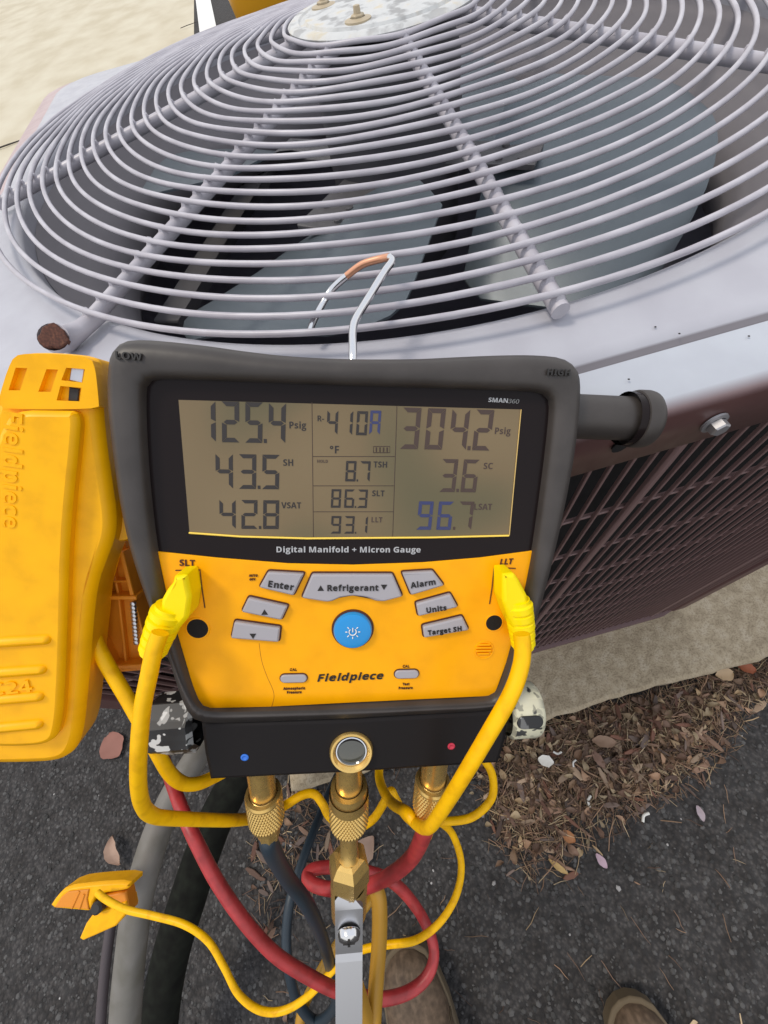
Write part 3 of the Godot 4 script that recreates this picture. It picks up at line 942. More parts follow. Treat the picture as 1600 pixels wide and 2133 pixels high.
	b.lathe([Vector2(0.0064, 0.0001), Vector2(0.0050, 0.0006), Vector2(0.0025, 0.0009), Vector2(0.0, 0.0010)], sg, 32)
	put("lens", b.mesh(), M.lens, ring)
	b = B.new()
	b.lathe([Vector2(0.0068, 0.0001), Vector2(0.0068, 0.0009), Vector2(0.0063, 0.0010), Vector2(0.0060, 0.0003)], sg, 40)
	put("lens_ring", b.mesh(), M.chrome, ring)
	# valve knobs on either end of the block
	b = B.new()
	var kl := aim(Vector3(-0.06902, -0.11974, -0.01200), Vector3(-1, -0.06, 0))
	b.lathe([Vector2(0.011, 0.0), Vector2(0.0135, 0.002), Vector2(0.0135, 0.019), Vector2(0.0125, 0.0205), Vector2(0.0, 0.021)], kl, 8, 0.3)
	put("low_side_knob", b.mesh(), M.chipped_black, t)
	b = B.new()
	var kr := aim(Vector3(0.07631, -0.11861, -0.01200), Vector3(1, 0.03, 0))
	b.lathe([Vector2(0.0115, 0.0), Vector2(0.0130, 0.0015), Vector2(0.0130, 0.0125), Vector2(0.0124, 0.0148), Vector2(0.0108, 0.0162), Vector2(0.0, 0.0168)], kr, 30)
	var knob := put("high_side_knob", b.mesh(), M.chipped_cream, t)
	b = B.new()
	b.prism(pill(Vector2.ZERO, 0.0125, 0.0058), -0.001, 0.0006, 0.0004, Transform3D(kr.basis.y, Vector3(0, 0.97, -0.22).normalized(), kr.basis.y.cross(Vector3(0, 0.97, -0.22).normalized()), kr * Vector3(0, 0.0075, 0) + kr.basis.y.cross(Vector3(0, 0.97, -0.22).normalized()) * 0.0129))
	put("knob_groove", b.mesh(), M.chipped_black, knob)
	# hose parking post on the right
	b = B.new()
	var po := aim(Vector3(0.09570, 0.02291, -0.01200), Vector3(0.12567, 0.02246, -0.01200) - Vector3(0.09570, 0.02291, -0.01200))
	b.lathe([Vector2(0.0, -0.012), Vector2(0.0092, -0.012), Vector2(0.0092, 0.0225), Vector2(0.0098, 0.0228), Vector2(0.0118, 0.0236), Vector2(0.0121, 0.0248), Vector2(0.0121, 0.0285), Vector2(0.0117, 0.0300), Vector2(0.0105, 0.0312), Vector2(0.0, 0.0316)], po, 36)
	put("hose_post", b.mesh(), M.rubber, t)
	b = B.new()
	b.lathe([Vector2(0.0112, 0.0), Vector2(0.0112, 0.0052), Vector2(0.0118, 0.0056)], po * Transform3D(Basis(), Vector3(0, 0.0200, 0)), 36)
	put("post_seal", b.mesh(), M.black, t)
	# hanging hook over the guard wires
	b = B.new()
	var inv := t.transform.affine_inverse()
	var hk := []
	for p in curve([Vector3(0.0022, 0.8931, -0.1317), Vector3(0.0056, 0.8983, -0.1408), Vector3(0.0083, 0.8988, -0.1536), Vector3(0.0114, 0.8987, -0.1615), Vector3(0.0191, 0.8977, -0.1738), Vector3(0.0311, 0.8986, -0.1895), Vector3(0.0366, 0.8989, -0.1960), Vector3(0.0366, 0.8989, -0.2001)], 5):
		hk.append(inv * p)
	b.tube(hk, 0.0018, 10)
	var hook := put("hanging_hook", b.mesh(), M.chrome, t)
	b = B.new()
	hk = []
	for p in curve([Vector3(0.0366, 0.8989, -0.2001), Vector3(0.0331, 0.8974, -0.2035), Vector3(0.0237, 0.8945, -0.2085), Vector3(0.0148, 0.8899, -0.2106)], 5):
		hk.append(inv * p)
	b.tube(hk, 0.0018, 10)
	put("hook_bend", b.mesh(), M.copper, hook)
	b = B.new()
	hk = []
	for p in curve([Vector3(0.0148, 0.8899, -0.2106), Vector3(0.0051, 0.8845, -0.2112), Vector3(-0.0027, 0.8804, -0.2060), Vector3(-0.0089, 0.8782, -0.1982), Vector3(-0.0123, 0.8770, -0.1920)], 5):
		hk.append(inv * p)
	b.tube(hk, 0.0018, 10)
	put("hook_tip", b.mesh(), M.chrome, hook)
	# brass ports
	for q in PORTS():
		b = B.new()
		b.lathe([Vector2(0.0056, -0.012), Vector2(0.0056, 0.008), Vector2(0.0064, 0.0085), Vector2(0.0064, 0.0115), Vector2(0.0050, 0.0125)], inv * aim(q[0], q[1]) * Transform3D(Basis().scaled(Vector3.ONE * 1.17), Vector3.ZERO), 24)
		put("port", b.mesh(), M.brass, t)

func PORTS() -> Array:
	var d := (Vector3(-0.0867, 0.6845, 0.0775) - Vector3(-0.0514, 0.7818, 0.0083)).normalized()
	return [[Vector3(-0.0961, 0.7783, -0.0016), d], [Vector3(-0.0525, 0.7761, 0.0063), d], [Vector3(-0.0111, 0.7624, 0.0141), d]]

func screen(lcd: Node3D) -> void:
	var z := -0.0006
	for row in [
			["125.4", Vector2(-0.05655, 0.00983), 41.0, 78.0, 45.0, M.ink], ["43.5", Vector2(-0.05143, -0.00782), 36.0, 70.0, 46.0, M.ink], ["42.8", Vector2(-0.05100, -0.02378), 34.0, 61.0, 44.0, M.ink],
			["410", Vector2(-0.00915, 0.01352), 23.0, 47.0, 29.5, M.ink], ["A", Vector2(0.00704, 0.01388), 23.0, 47.0, 29.5, M.ink_blue], ["8.7", Vector2(-0.00203, -0.00434), 22.0, 42.0, 29.0, M.ink], ["86.3", Vector2(-0.00765, -0.01492), 22.0, 39.0, 27.5, M.ink], ["93.1", Vector2(-0.00770, -0.02553), 22.0, 38.0, 28.0, M.ink],
			["304.2", Vector2(0.01920, 0.00868), 40.0, 82.0, 50.0, M.ink_faint], ["3.6", Vector2(0.03554, -0.00805), 34.0, 69.0, 45.0, M.ink_faint], ["96", Vector2(0.02693, -0.02375), 33.0, 62.0, 43.0, M.ink_blue], [".7", Vector2(0.04355, -0.02366), 30.0, 62.0, 43.0, M.ink_faint]]:
		var b := B.new()
		var k := 0.0001895
		digits(b, row[0], row[1].x, row[1].y, row[2] * k, row[3] * k, row[4] * k, z, 0.05)
		put("readout", b.mesh(), row[5], lcd)
	for q in [["Psig", Vector3(-0.01994, 0.01664, -0.00055), 13.0, M.ink], ["SH", Vector3(-0.02371, 0.00251, -0.00055), 13.0, M.ink], ["VSAT", Vector3(-0.02304, -0.01422, -0.00055), 12.5, M.ink], ["R-", Vector3(-0.01130, 0.01933, -0.00055), 11.0, M.ink], ["°F", Vector3(-0.00612, 0.00778, -0.00055), 15.0, M.ink],
			["HOLD", Vector3(-0.01073, 0.00329, -0.00055), 6.0, M.ink_faint], ["TSH", Vector3(0.01174, 0.00238, -0.00055), 12.0, M.ink], ["SLT", Vector3(0.01104, -0.00903, -0.00055), 12.0, M.ink], ["LLT", Vector3(0.01069, -0.01979, -0.00055), 11.0, M.ink_faint],
			["Psig", Vector3(0.05926, 0.01632, -0.00055), 13.0, M.ink_faint], ["SC", Vector3(0.05462, 0.00254, -0.00055), 13.0, M.ink_faint], ["LSAT", Vector3(0.05378, -0.01406, -0.00055), 13.0, M.ink_faint]]:
		text("unit_lettering", q[0], q[1], q[2] * 0.000189, q[3], lcd, 0.0, 0.0, 1.0, true, 0.0001)
	for q in [[Vector3(-0.01445, 0.02518, -0.00060), Vector3(-0.01464, -0.02713, -0.00060)], [Vector3(0.01746, 0.02465, -0.00060), Vector3(0.01729, -0.02700, -0.00060)], [Vector3(-0.01437, 0.00506, -0.00060), Vector3(0.01730, 0.00564, -0.00060)], [Vector3(-0.01453, -0.00631, -0.00060), Vector3(0.01726, -0.00588, -0.00060)], [Vector3(-0.01449, -0.01667, -0.00060), Vector3(0.01718, -0.01639, -0.00060)]]:
		var b := B.new()
		b.tube([q[0], q[1]], 0.00014, 4)
		put("divider", b.mesh(), M.ink_faint, lcd)
	# little battery gauge
	var b2 := B.new()
	b2.tube([Vector3(0.00885, 0.00696, -0.00060), Vector3(0.00880, 0.00935, -0.00060), Vector3(0.01513, 0.00948, -0.00060), Vector3(0.01519, 0.00709, -0.00060), Vector3(0.00885, 0.00696, -0.00060)], 0.00016, 4)
	for i in 4:
		b2.tube([Vector3(0.00996, 0.00735, -0.00060) + Vector3(i * 0.0014, 0, 0), Vector3(0.00992, 0.00901, -0.00060) + Vector3(i * 0.0014, 0, 0)], 0.00028, 4)
	put("battery_gauge", b2.mesh(), M.ink_faint, lcd)

func buttons(t: Node3D) -> void:
	var tri_up: Array = [Vector2(0, 0.0013), Vector2(-0.0013, -0.0010), Vector2(0.0013, -0.0010)]
	for q in [
			["Enter", PackedVector2Array([Vector2(-0.03259, -0.04098), Vector2(-0.01840, -0.04184), Vector2(-0.02282, -0.05114), Vector2(-0.03625, -0.04752)]), Vector3(-0.02760, -0.04657, 0.00240), -0.16, 0.0026],
			["Refrigerant", PackedVector2Array([Vector2(-0.01515, -0.04205), Vector2(0.01749, -0.04215), Vector2(0.02178, -0.05189), Vector2(0.01423, -0.05397), Vector2(0.01104, -0.05373), Vector2(0.00664, -0.05199), Vector2(0.00131, -0.05131), Vector2(-0.00399, -0.05212), Vector2(-0.00752, -0.05379), Vector2(-0.00947, -0.05398), Vector2(-0.01937, -0.05221)]), Vector3(0.00129, -0.04777, 0.00240), 0.0, 0.0025],
			["Alarm", PackedVector2Array([Vector2(0.02142, -0.04154), Vector2(0.03411, -0.04074), Vector2(0.03907, -0.04708), Vector2(0.02557, -0.05127)]), Vector3(0.03030, -0.04602, 0.00240), 0.16, 0.0024],
			["Units", PackedVector2Array([Vector2(0.02774, -0.05516), Vector2(0.04214, -0.05096), Vector2(0.04559, -0.05685), Vector2(0.02900, -0.06084)]), Vector3(0.03631, -0.05744, 0.00240), 0.14, 0.0023],
			["Target SH", PackedVector2Array([Vector2(0.03105, -0.06573), Vector2(0.04796, -0.06150), Vector2(0.05109, -0.06758), Vector2(0.03191, -0.07090)]), Vector3(0.04056, -0.06743, 0.00240), 0.13, 0.0021],
			["", PackedVector2Array([Vector2(-0.04081, -0.05205), Vector2(-0.02526, -0.05597), Vector2(-0.02795, -0.06191), Vector2(-0.04377, -0.05811)]), Vector3(-0.03450, -0.05822, 0.00240), -0.1, 1.0],
			["", PackedVector2Array([Vector2(-0.04687, -0.06254), Vector2(-0.02865, -0.06558), Vector2(-0.02944, -0.07191), Vector2(-0.04863, -0.06985)]), Vector3(-0.03957, -0.06867, 0.00240), -0.1, -1.0]]:
		var b := B.new()
		var rp := rounded(B.ccw(q[1]), 0.0007)
		b.prism(B.inset(B.ccw(rp), -0.0006), -0.0003, 0.00025, 0.0)
		put("button_recess", b.mesh(), M.print, t)
		b = B.new()
		b.prism(rp, -0.0002, 0.0022, 0.0007)
		var o := put("button", b.mesh(), M.button, t)
		if q[0]:
			text("button_lettering", q[0], q[2], q[4], M.print_black, o, q[3], 0.0, 1.1)
		var marks := []
		if q[0] == "":
			marks = [[q[2], q[4]]]
		elif q[0] == "Refrigerant":
			marks = [[Vector3(-0.01172, -0.04790, 0.00240), 1.0], [Vector3(0.01405, -0.04742, 0.00240), -1.0]]
		for m in marks:
			b = B.new()
			var pl := PackedVector2Array()
			for v in tri_up:
				pl.append(Vector2(m[0].x + v.x, m[0].y + v.y * m[1]))
			b.prism(pl, 0.002, 0.0024, 0.0)
			put("arrow_mark", b.mesh(), M.print_black, o)
	# round blue power button
	var b := B.new()
	var pc := Vector3(0.00141, -0.06731, 0.00000)
	b.lathe([Vector2(0.0090, -0.0003), Vector2(0.0088, 0.0004), Vector2(0.0082, 0.0005)], aim(pc, Vector3(0, 0, 1)), 48)
	put("button_recess", b.mesh(), M.print, t)
	b = B.new()
	b.lathe([Vector2(0.0081, -0.0002), Vector2(0.0081, 0.0014), Vector2(0.0076, 0.0022), Vector2(0.0062, 0.0026), Vector2(0.0, 0.0022)], aim(pc, Vector3(0, 0, 1)), 48)
	var pb := put("power_button", b.mesh(), M.blue, t)
	b = B.new()
	var pts := []
	for i in 15:
		var a := deg_to_rad(90.0 + 40.0 + 280.0 * i / 14.0)
		pts.append(pc + Vector3(0.0015 * cos(a), 0.0015 * sin(a), 0.0026))
	b.tube(pts, 0.00026, 5)
	b.tube([pc + Vector3(0, 0, 0.0026), pc + Vector3(0, 0.0019, 0.0027)], 0.00026, 5)
	for i in 8:
		var a := TAU * (i + 0.0) / 8.0
		if i == 2:
			continue
		b.tube([pc + Vector3(cos(a) * 0.0022, sin(a) * 0.0022, 0.0026), pc + Vector3(cos(a) * 0.0031, sin(a) * 0.0031, 0.0026)], 0.00024, 5)
	put("power_symbol", b.mesh(), M.white, pb)
	for q in [[Vector2(-0.02386, -0.09012), 0.0113, 0.0037], [Vector2(0.02519, -0.08917), 0.0106, 0.0039]]:
		b = B.new()
		b.prism(pill(q[0], q[1] + 0.0008, q[2] + 0.0008), -0.0003, 0.00015, 0.0)
		put("button_recess", b.mesh(), M.print, t)
		b = B.new()
		b.prism(pill(q[0], q[1], q[2]), -0.0002, 0.0009, 0.0004)
		put("calibration_button", b.mesh(), M.button, t)

# ---------------------------------------------------------------- pipe clamps
func clamps() -> void:
	var t := thing("pipe_clamp", "large yellow plastic pipe clamp hanging left of the gauge, slots at its top", "pipe clamp", Transform3D(Vector3(0.95115, -0.27772, 0.13488), Vector3(0.28941, 0.64982, -0.70283), Vector3(0.10755, 0.70753, 0.69845), Vector3(-0.13235, 0.88420, -0.09598)))
	var outline := PackedVector2Array([Vector2(0.00134, 0.07279), Vector2(0.00680, 0.07403), Vector2(0.01729, 0.07426), Vector2(0.02763, 0.07350), Vector2(0.02801, 0.06877), Vector2(0.02675, 0.05525), Vector2(0.02642, 0.04124), Vector2(0.02674, 0.02666), Vector2(0.02695, 0.01338), Vector2(0.02530, 0.00463), Vector2(0.02120, -0.00422), Vector2(0.01691, -0.01421), Vector2(0.01361, -0.02870), Vector2(0.00974, -0.05029), Vector2(0.00485, -0.07524), Vector2(0.00257, -0.08460), Vector2(-0.00104, -0.09245), Vector2(-0.00709, -0.09604), Vector2(-0.02155, -0.09489), Vector2(-0.03539, -0.09283), Vector2(-0.04523, -0.08995), Vector2(-0.05054, -0.08216), Vector2(-0.04887, -0.06430), Vector2(-0.04037, -0.02713), Vector2(-0.02953, 0.00705), Vector2(-0.01707, 0.03549), Vector2(-0.00805, 0.05420), Vector2(-0.00226, 0.06659)])
	var b := B.new()
	b.prism(chaikin(outline, 2), -0.016, 0.0015, 0.0036)
	# raised middle panel that leaves a flank on the right
	put("jaw_body", b.mesh(), M.clamp, t)
	b = B.new()
	b.prism(chaikin(PackedVector2Array([Vector2(0.00133, 0.05367), Vector2(0.01583, 0.05393), Vector2(0.02234, 0.05395), Vector2(0.01999, 0.04144), Vector2(0.01564, 0.02208), Vector2(0.01172, 0.00177), Vector2(0.00720, -0.02770), Vector2(0.00320, -0.05285), Vector2(-0.00048, -0.07267), Vector2(-0.00421, -0.08196), Vector2(-0.01648, -0.08215), Vector2(-0.03292, -0.07897), Vector2(-0.04032, -0.07437), Vector2(-0.03775, -0.05298), Vector2(-0.03117, -0.02506), Vector2(-0.02107, 0.00830), Vector2(-0.01105, 0.03263), Vector2(-0.00279, 0.04772)]), 2), -0.001, 0.0066, 0.0022)
	put("jaw_panel", b.mesh(), M.clamp, t)
	# slotted plate across the top, cut through to the body below
	var cs := CSGPolygon3D.new()
	cs.name = "slotted_top"
	cs.polygon = B.ccw(chaikin(PackedVector2Array([Vector2(0.00352, 0.07193), Vector2(0.00802, 0.07294), Vector2(0.01838, 0.07316), Vector2(0.02737, 0.07250), Vector2(0.02827, 0.06850), Vector2(0.02820, 0.06259), Vector2(0.02804, 0.05724), Vector2(0.02781, 0.05521), Vector2(0.01743, 0.05439), Vector2(0.00525, 0.05403), Vector2(-0.00461, 0.05423), Vector2(-0.00239, 0.05996), Vector2(0.00078, 0.06725)]), 1))
	cs.depth = 0.0060
	cs.position = Vector3(0, 0, 0.0038)
	cs.material = M.clamp
	for q in [PackedVector2Array([Vector2(0.00335, 0.06800), Vector2(0.00686, 0.06800), Vector2(0.00354, 0.06050), Vector2(0.00000, 0.06037)]), PackedVector2Array([Vector2(0.01275, 0.06795), Vector2(0.01634, 0.06796), Vector2(0.01305, 0.06037), Vector2(0.00913, 0.06022)]), PackedVector2Array([Vector2(0.01900, 0.06872), Vector2(0.02489, 0.06851), Vector2(0.02356, 0.06389), Vector2(0.01692, 0.06443)]), PackedVector2Array([Vector2(0.01636, 0.06245), Vector2(0.02302, 0.06206), Vector2(0.02182, 0.05737), Vector2(0.01447, 0.05746)])]:
		var cut := CSGPolygon3D.new()
		cut.name = "slot"
		cut.polygon = B.ccw(q)
		cut.depth = 0.02
		cut.position = Vector3(0, 0, 0.006)
		cut.operation = CSGShape3D.OPERATION_SUBTRACTION
		cut.material = M.clamp
		cs.add_child(cut, true)
	t.add_child(cs, true)
	for q in [[PackedVector2Array([Vector2(0.01972, 0.06910), Vector2(0.02402, 0.06881), Vector2(0.02263, 0.06377), Vector2(0.01853, 0.06460)]), M.steel], [PackedVector2Array([Vector2(0.01823, 0.06226), Vector2(0.02145, 0.06188), Vector2(0.02041, 0.05729), Vector2(0.01730, 0.05753)]), M.dark]]:
		b = B.new()
		b.prism(q[0], -0.003, 0.0022, 0.0003)
		put("slot_inside", b.mesh(), q[1], t)
	# hand-grip ridges
	for q in [[1344, 100], [1406, 92], [1463, 88], [1524, 88]]:
		b = B.new()
		var ya := kp(-90.0, q[0])
		var yb := kp(q[1], q[0])
		b.prism(pill((ya + yb) / 2.0, (yb - ya).length(), 0.0042), 0.0056, 0.0084, 0.0018)
		put("grip_ridge", b.mesh(), M.clamp, t)
	text("embossed_lettering", "Fieldpiece", Vector3(-0.00151, 0.03233, 0.00660), 0.0056, M.clamp, t, -PI / 2 + -0.17, 0.0, 1.12, true, 0.0007)
	text("embossed_lettering", "TC24", Vector3(-0.01747, -0.05373, 0.00670), 0.0052, M.clamp, t, 0.02, 0.0, 1.2, true, 0.0009)
	# pivot boss beside the gauge
	b = B.new()
	b.lathe([Vector2(0.010, -0.014), Vector2(0.010, -0.004), Vector2(0.0085, -0.0005), Vector2(0.0, 0.0005)], aim(Vector3(0.02491, 0.01038, -0.00700), Vector3(0.3, 0, 1)), 28)
	put("pivot_boss", b.mesh(), M.clamp, t)
	# the other jaw, a ribbed channel behind
	var jf: Transform3D = Transform3D(Vector3(0.95718, -0.20224, 0.20715), Vector3(0.28941, 0.64982, -0.70283), Vector3(0.00753, 0.73268, 0.68053), Vector3(-0.12567, 0.84866, -0.07819))
	var rel := t.transform.affine_inverse() * jf
	b = B.new()
	b.prism(PackedVector2Array([Vector2(-0.01686, 0.02809), Vector2(0.00068, 0.03267), Vector2(0.00553, -0.03366), Vector2(-0.01255, -0.03483), Vector2(-0.01862, -0.01225)]), -0.012, -0.009, 0.0, rel)
	for q in [[[Vector3(-0.01143, 0.02559, -0.00400), Vector3(-0.01510, -0.00661, -0.00400), Vector3(-0.00810, -0.02934, -0.00400)], 0.0016], [[Vector3(0.00134, 0.02782, -0.00400), Vector3(0.00801, -0.02868, -0.00400)], 0.0018], [[Vector3(-0.00500, 0.02491, -0.00600), Vector3(-0.00340, 0.00651, -0.00600), Vector3(-0.00395, -0.02898, -0.00600)], 0.0012], [[Vector3(-0.01358, 0.01350, -0.00500), Vector3(0.00332, 0.01342, -0.00500)], 0.0010], [[Vector3(-0.01323, 0.00655, -0.00300), Vector3(0.00611, 0.00640, -0.00300)], 0.0018], [[Vector3(-0.00783, -0.02818, -0.00300), Vector3(0.00856, -0.02803, -0.00300)], 0.0020]]:
		var path := []
		for p in q[0]:
			path.append(rel * p)
		for i in path.size() - 1:
			var a: Vector3 = path[i]
			var e: Vector3 = path[i + 1]
			var d := (e - a).normalized()
			var n := rel.basis.z
			b.box(Vector3(q[1], a.distance_to(e), 0.010), Transform3D(d.cross(n), d, n, (a + e) / 2.0 - n * 0.005), 0.0004)
	put("ribbed_jaw", b.mesh(), M.orange, t)
	b = B.new()
	for i in 11:
		var p: Vector3 = rel * (Vector3(0.00465, 0.00385, -0.00250)).lerp(rel.affine_inverse() * (rel * Vector3(0.00410, -0.01523, -0.00250)), i / 10.0)
		b.lathe([Vector2(0.0011, -0.001), Vector2(0.0011, 0.0006), Vector2(0.0, 0.001)], Transform3D(rel.basis * Basis(Vector3(1, 0, 0), PI / 2), p), 8)
	put("jaw_spring", b.mesh(), M.steel, t)
	# small one on the grey pipe
	t = thing("pipe_clamp", "small yellow pipe clamp gripping the thick grey pipe at lower left", "pipe clamp", Transform3D(Vector3(0.96208, -0.13558, 0.23670), Vector3(0.25633, 0.15257, -0.95447), Vector3(0.09330, 0.97895, 0.18154), Vector3(-0.41800, 0.47757, 0.06264)))
	b = B.new()
	b.prism(chaikin(PackedVector2Array([Vector2(-0.03723, 0.00069), Vector2(-0.03185, 0.01021), Vector2(-0.02309, 0.01907), Vector2(0.00779, 0.02232), Vector2(0.04434, 0.02396), Vector2(0.04490, 0.01664), Vector2(0.03321, 0.01422), Vector2(0.01629, 0.01262), Vector2(0.00915, 0.00861), Vector2(0.00989, -0.00245), Vector2(-0.01163, -0.00088)]), 1), -0.012, 0.012, 0.003)
	put("upper_jaw", b.mesh(), M.clamp, t)
	b = B.new()
	b.prism(PackedVector2Array([Vector2(-0.02975, 0.00194), Vector2(-0.02512, 0.01066), Vector2(-0.01831, 0.01546), Vector2(0.00264, 0.01707), Vector2(0.00264, 0.00906), Vector2(0.00695, -0.00003), Vector2(-0.01154, 0.00154)]), 0.011, 0.0135, 0.001)
	for q in [[[Vector3(-0.01113, 0.00138, 0.01350), Vector3(-0.00682, 0.01568, 0.01350)]], [[Vector3(-0.00299, 0.00099, 0.01350), Vector3(-0.00113, 0.01327, 0.01350)]]]:
		b.tube(q[0], 0.0012, 6)
	put("jaw_rib", b.mesh(), M.orange, t)
	b = B.new()
	b.prism(PackedVector2Array([Vector2(0.00850, -0.00526), Vector2(0.02567, -0.00049), Vector2(0.04008, 0.00352), Vector2(0.04405, -0.00526), Vector2(0.03356, -0.01703), Vector2(0.01515, -0.02398), Vector2(0.00233, -0.02857), Vector2(-0.00166, -0.02666), Vector2(0.00187, -0.01508)]), -0.014, 0.006, 0.002)
	put("lower_jaw", b.mesh(), M.clamp, t)
	b = B.new()
	b.lathe([Vector2(0.006, -0.004), Vector2(0.006, 0.006), Vector2(0.004, 0.008), Vector2(0.0, 0.008)], aim(Vector3(0.01476, 0.00163, 0.00800), Vector3(0, 0, 1)), 14)
	put("pivot", b.mesh(), M.dark, t)
	b = B.new()
	b.prism(PackedVector2Array([Vector2(0.00861, 0.00747), Vector2(0.03709, 0.01155), Vector2(0.04509, -0.00619), Vector2(0.02535, -0.00460), Vector2(0.01098, -0.00220)]), -0.012, 0.004, 0.002)
	put("hinge_block", b.mesh(), M.orange, t)

func kp(x: float, y: float) -> Vector2:
	# straight rows across the large clamp's grip
	var a := Vector2(-0.01412, -0.03374)
	var b := Vector2(0.00187, -0.03502)
	var c := Vector2(-0.02007, -0.07132)
	return a + (b - a) * (x / 100.0) + (c - a) * ((y - 1344.0) / 180.0)

# ---------------------------------------------------------------- cables and plugs
func cables() -> void:
	var g: Transform3D = Transform3D(Vector3(0.95718, -0.20224, 0.20715), Vector3(0.28941, 0.64982, -0.70283), Vector3(0.00753, 0.73268, 0.68053), Vector3(-0.00815, 0.88398, -0.09358))
	var q := thing("probe_lead", "yellow probe lead plugged into the left SLT socket, curling behind the left brass coupler", "cable")
	var b := B.new()
	b.prism(rounded(PackedVector2Array([Vector2(-0.06503, -0.03914), Vector2(-0.06035, -0.03878), Vector2(-0.05950, -0.04779), Vector2(-0.06119, -0.05602), Vector2(-0.06611, -0.06195), Vector2(-0.06908, -0.06352), Vector2(-0.07189, -0.05946), Vector2(-0.07055, -0.04886), Vector2(-0.06809, -0.04464), Vector2(-0.06579, -0.04198)]), 0.0008), 0.0, 0.011, 0.0016, g)
	put("plug", b.mesh(), M.plug, q)
	for i in 5:
		b = B.new()
		var p := [Vector3(-0.07017, -0.05595, 0.00700), Vector3(-0.07194, -0.05959, 0.00700), Vector3(-0.07354, -0.06326, 0.00700), Vector3(-0.07514, -0.06675, 0.00700), Vector3(-0.07657, -0.07027, 0.00700)]
		var d := (Vector3(-0.07746, -0.07194, 0.00700) - Vector3(-0.06967, -0.05434, 0.00700)).normalized()
		var r: float = [0.0066, 0.0064, 0.0061, 0.0058, 0.0055][i]
		b.lathe([Vector2(0.0, -0.0034), Vector2(r * 0.84, -0.0034), Vector2(r * 0.84, -0.0018), Vector2(r, -0.0012), Vector2(r, 0.0012), Vector2(r * 0.84, 0.0018), Vector2(r * 0.84, 0.0030), Vector2(0.0, 0.0034)], g * aim(p[i] as Vector3, d), 20)
		put("strain_relief", b.mesh(), M.plug, q)
	b = B.new()
	b.tube(curve([Vector3(-0.0913, 0.8714, -0.0555), Vector3(-0.0950, 0.8688, -0.0509), Vector3(-0.0990, 0.8650, -0.0443), Vector3(-0.1066, 0.8569, -0.0343), Vector3(-0.1150, 0.8456, -0.0225), Vector3(-0.1259, 0.8290, -0.0117), Vector3(-0.1343, 0.8134, -0.0045), Vector3(-0.1376, 0.8016, -0.0001), Vector3(-0.1371, 0.7908, 0.0027), Vector3(-0.1338, 0.7672, 0.0077), Vector3(-0.1285, 0.7410, 0.0132), Vector3(-0.1302, 0.6969, 0.0177), Vector3(-0.1296, 0.6627, 0.0172), Vector3(-0.1170, 0.6553, 0.0138), Vector3(-0.1092, 0.6509, 0.0155), Vector3(-0.1052, 0.6466, 0.0231), Vector3(-0.1019, 0.6405, 0.0337), Vector3(-0.0889, 0.6320, 0.0446), Vector3(-0.0725, 0.6356, 0.0423), Vector3(-0.0586, 0.6504, 0.0326), Vector3(-0.0509, 0.6574, 0.0264), Vector3(-0.0491, 0.6542, 0.0319), Vector3(-0.0451, 0.6529, 0.0423), Vector3(-0.0369, 0.6573, 0.0507), Vector3(-0.0289, 0.6594, 0.0570)], 8), 0.0031, 12)
	put("cord", b.mesh(), M.cable, q)
	q = thing("probe_lead", "yellow probe lead plugged into the right LLT socket, looping down to the small clamp", "cable")
	b = B.new()
	b.prism(rounded(PackedVector2Array([Vector2(0.06016, -0.03876), Vector2(0.06477, -0.03838), Vector2(0.06698, -0.04100), Vector2(0.07122, -0.04796), Vector2(0.07307, -0.05801), Vector2(0.07213, -0.06441), Vector2(0.06773, -0.06478), Vector2(0.06427, -0.05791), Vector2(0.06122, -0.05056)]), 0.0008), 0.0, 0.011, 0.0016, g)
	put("plug", b.mesh(), M.plug, q)
	for i in 5:
		b = B.new()
		var p := [Vector3(0.06934, -0.05444, 0.00700), Vector3(0.07034, -0.05832, 0.00700), Vector3(0.07135, -0.06225, 0.00700), Vector3(0.07216, -0.06622, 0.00700), Vector3(0.07298, -0.07023, 0.00700)]
		var d := (Vector3(0.07337, -0.07203, 0.00700) - Vector3(0.06901, -0.05315, 0.00700)).normalized()
		var r: float = [0.0060, 0.0058, 0.0056, 0.0053, 0.0050][i]
		b.lathe([Vector2(0.0, -0.0034), Vector2(r * 0.84, -0.0034), Vector2(r * 0.84, -0.0018), Vector2(r, -0.0012), Vector2(r, 0.0012), Vector2(r * 0.84, 0.0018), Vector2(r * 0.84, 0.0030), Vector2(0.0, 0.0034)], g * aim(p[i] as Vector3, d), 20)
		put("strain_relief", b.mesh(), M.plug, q)
	b = B.new()
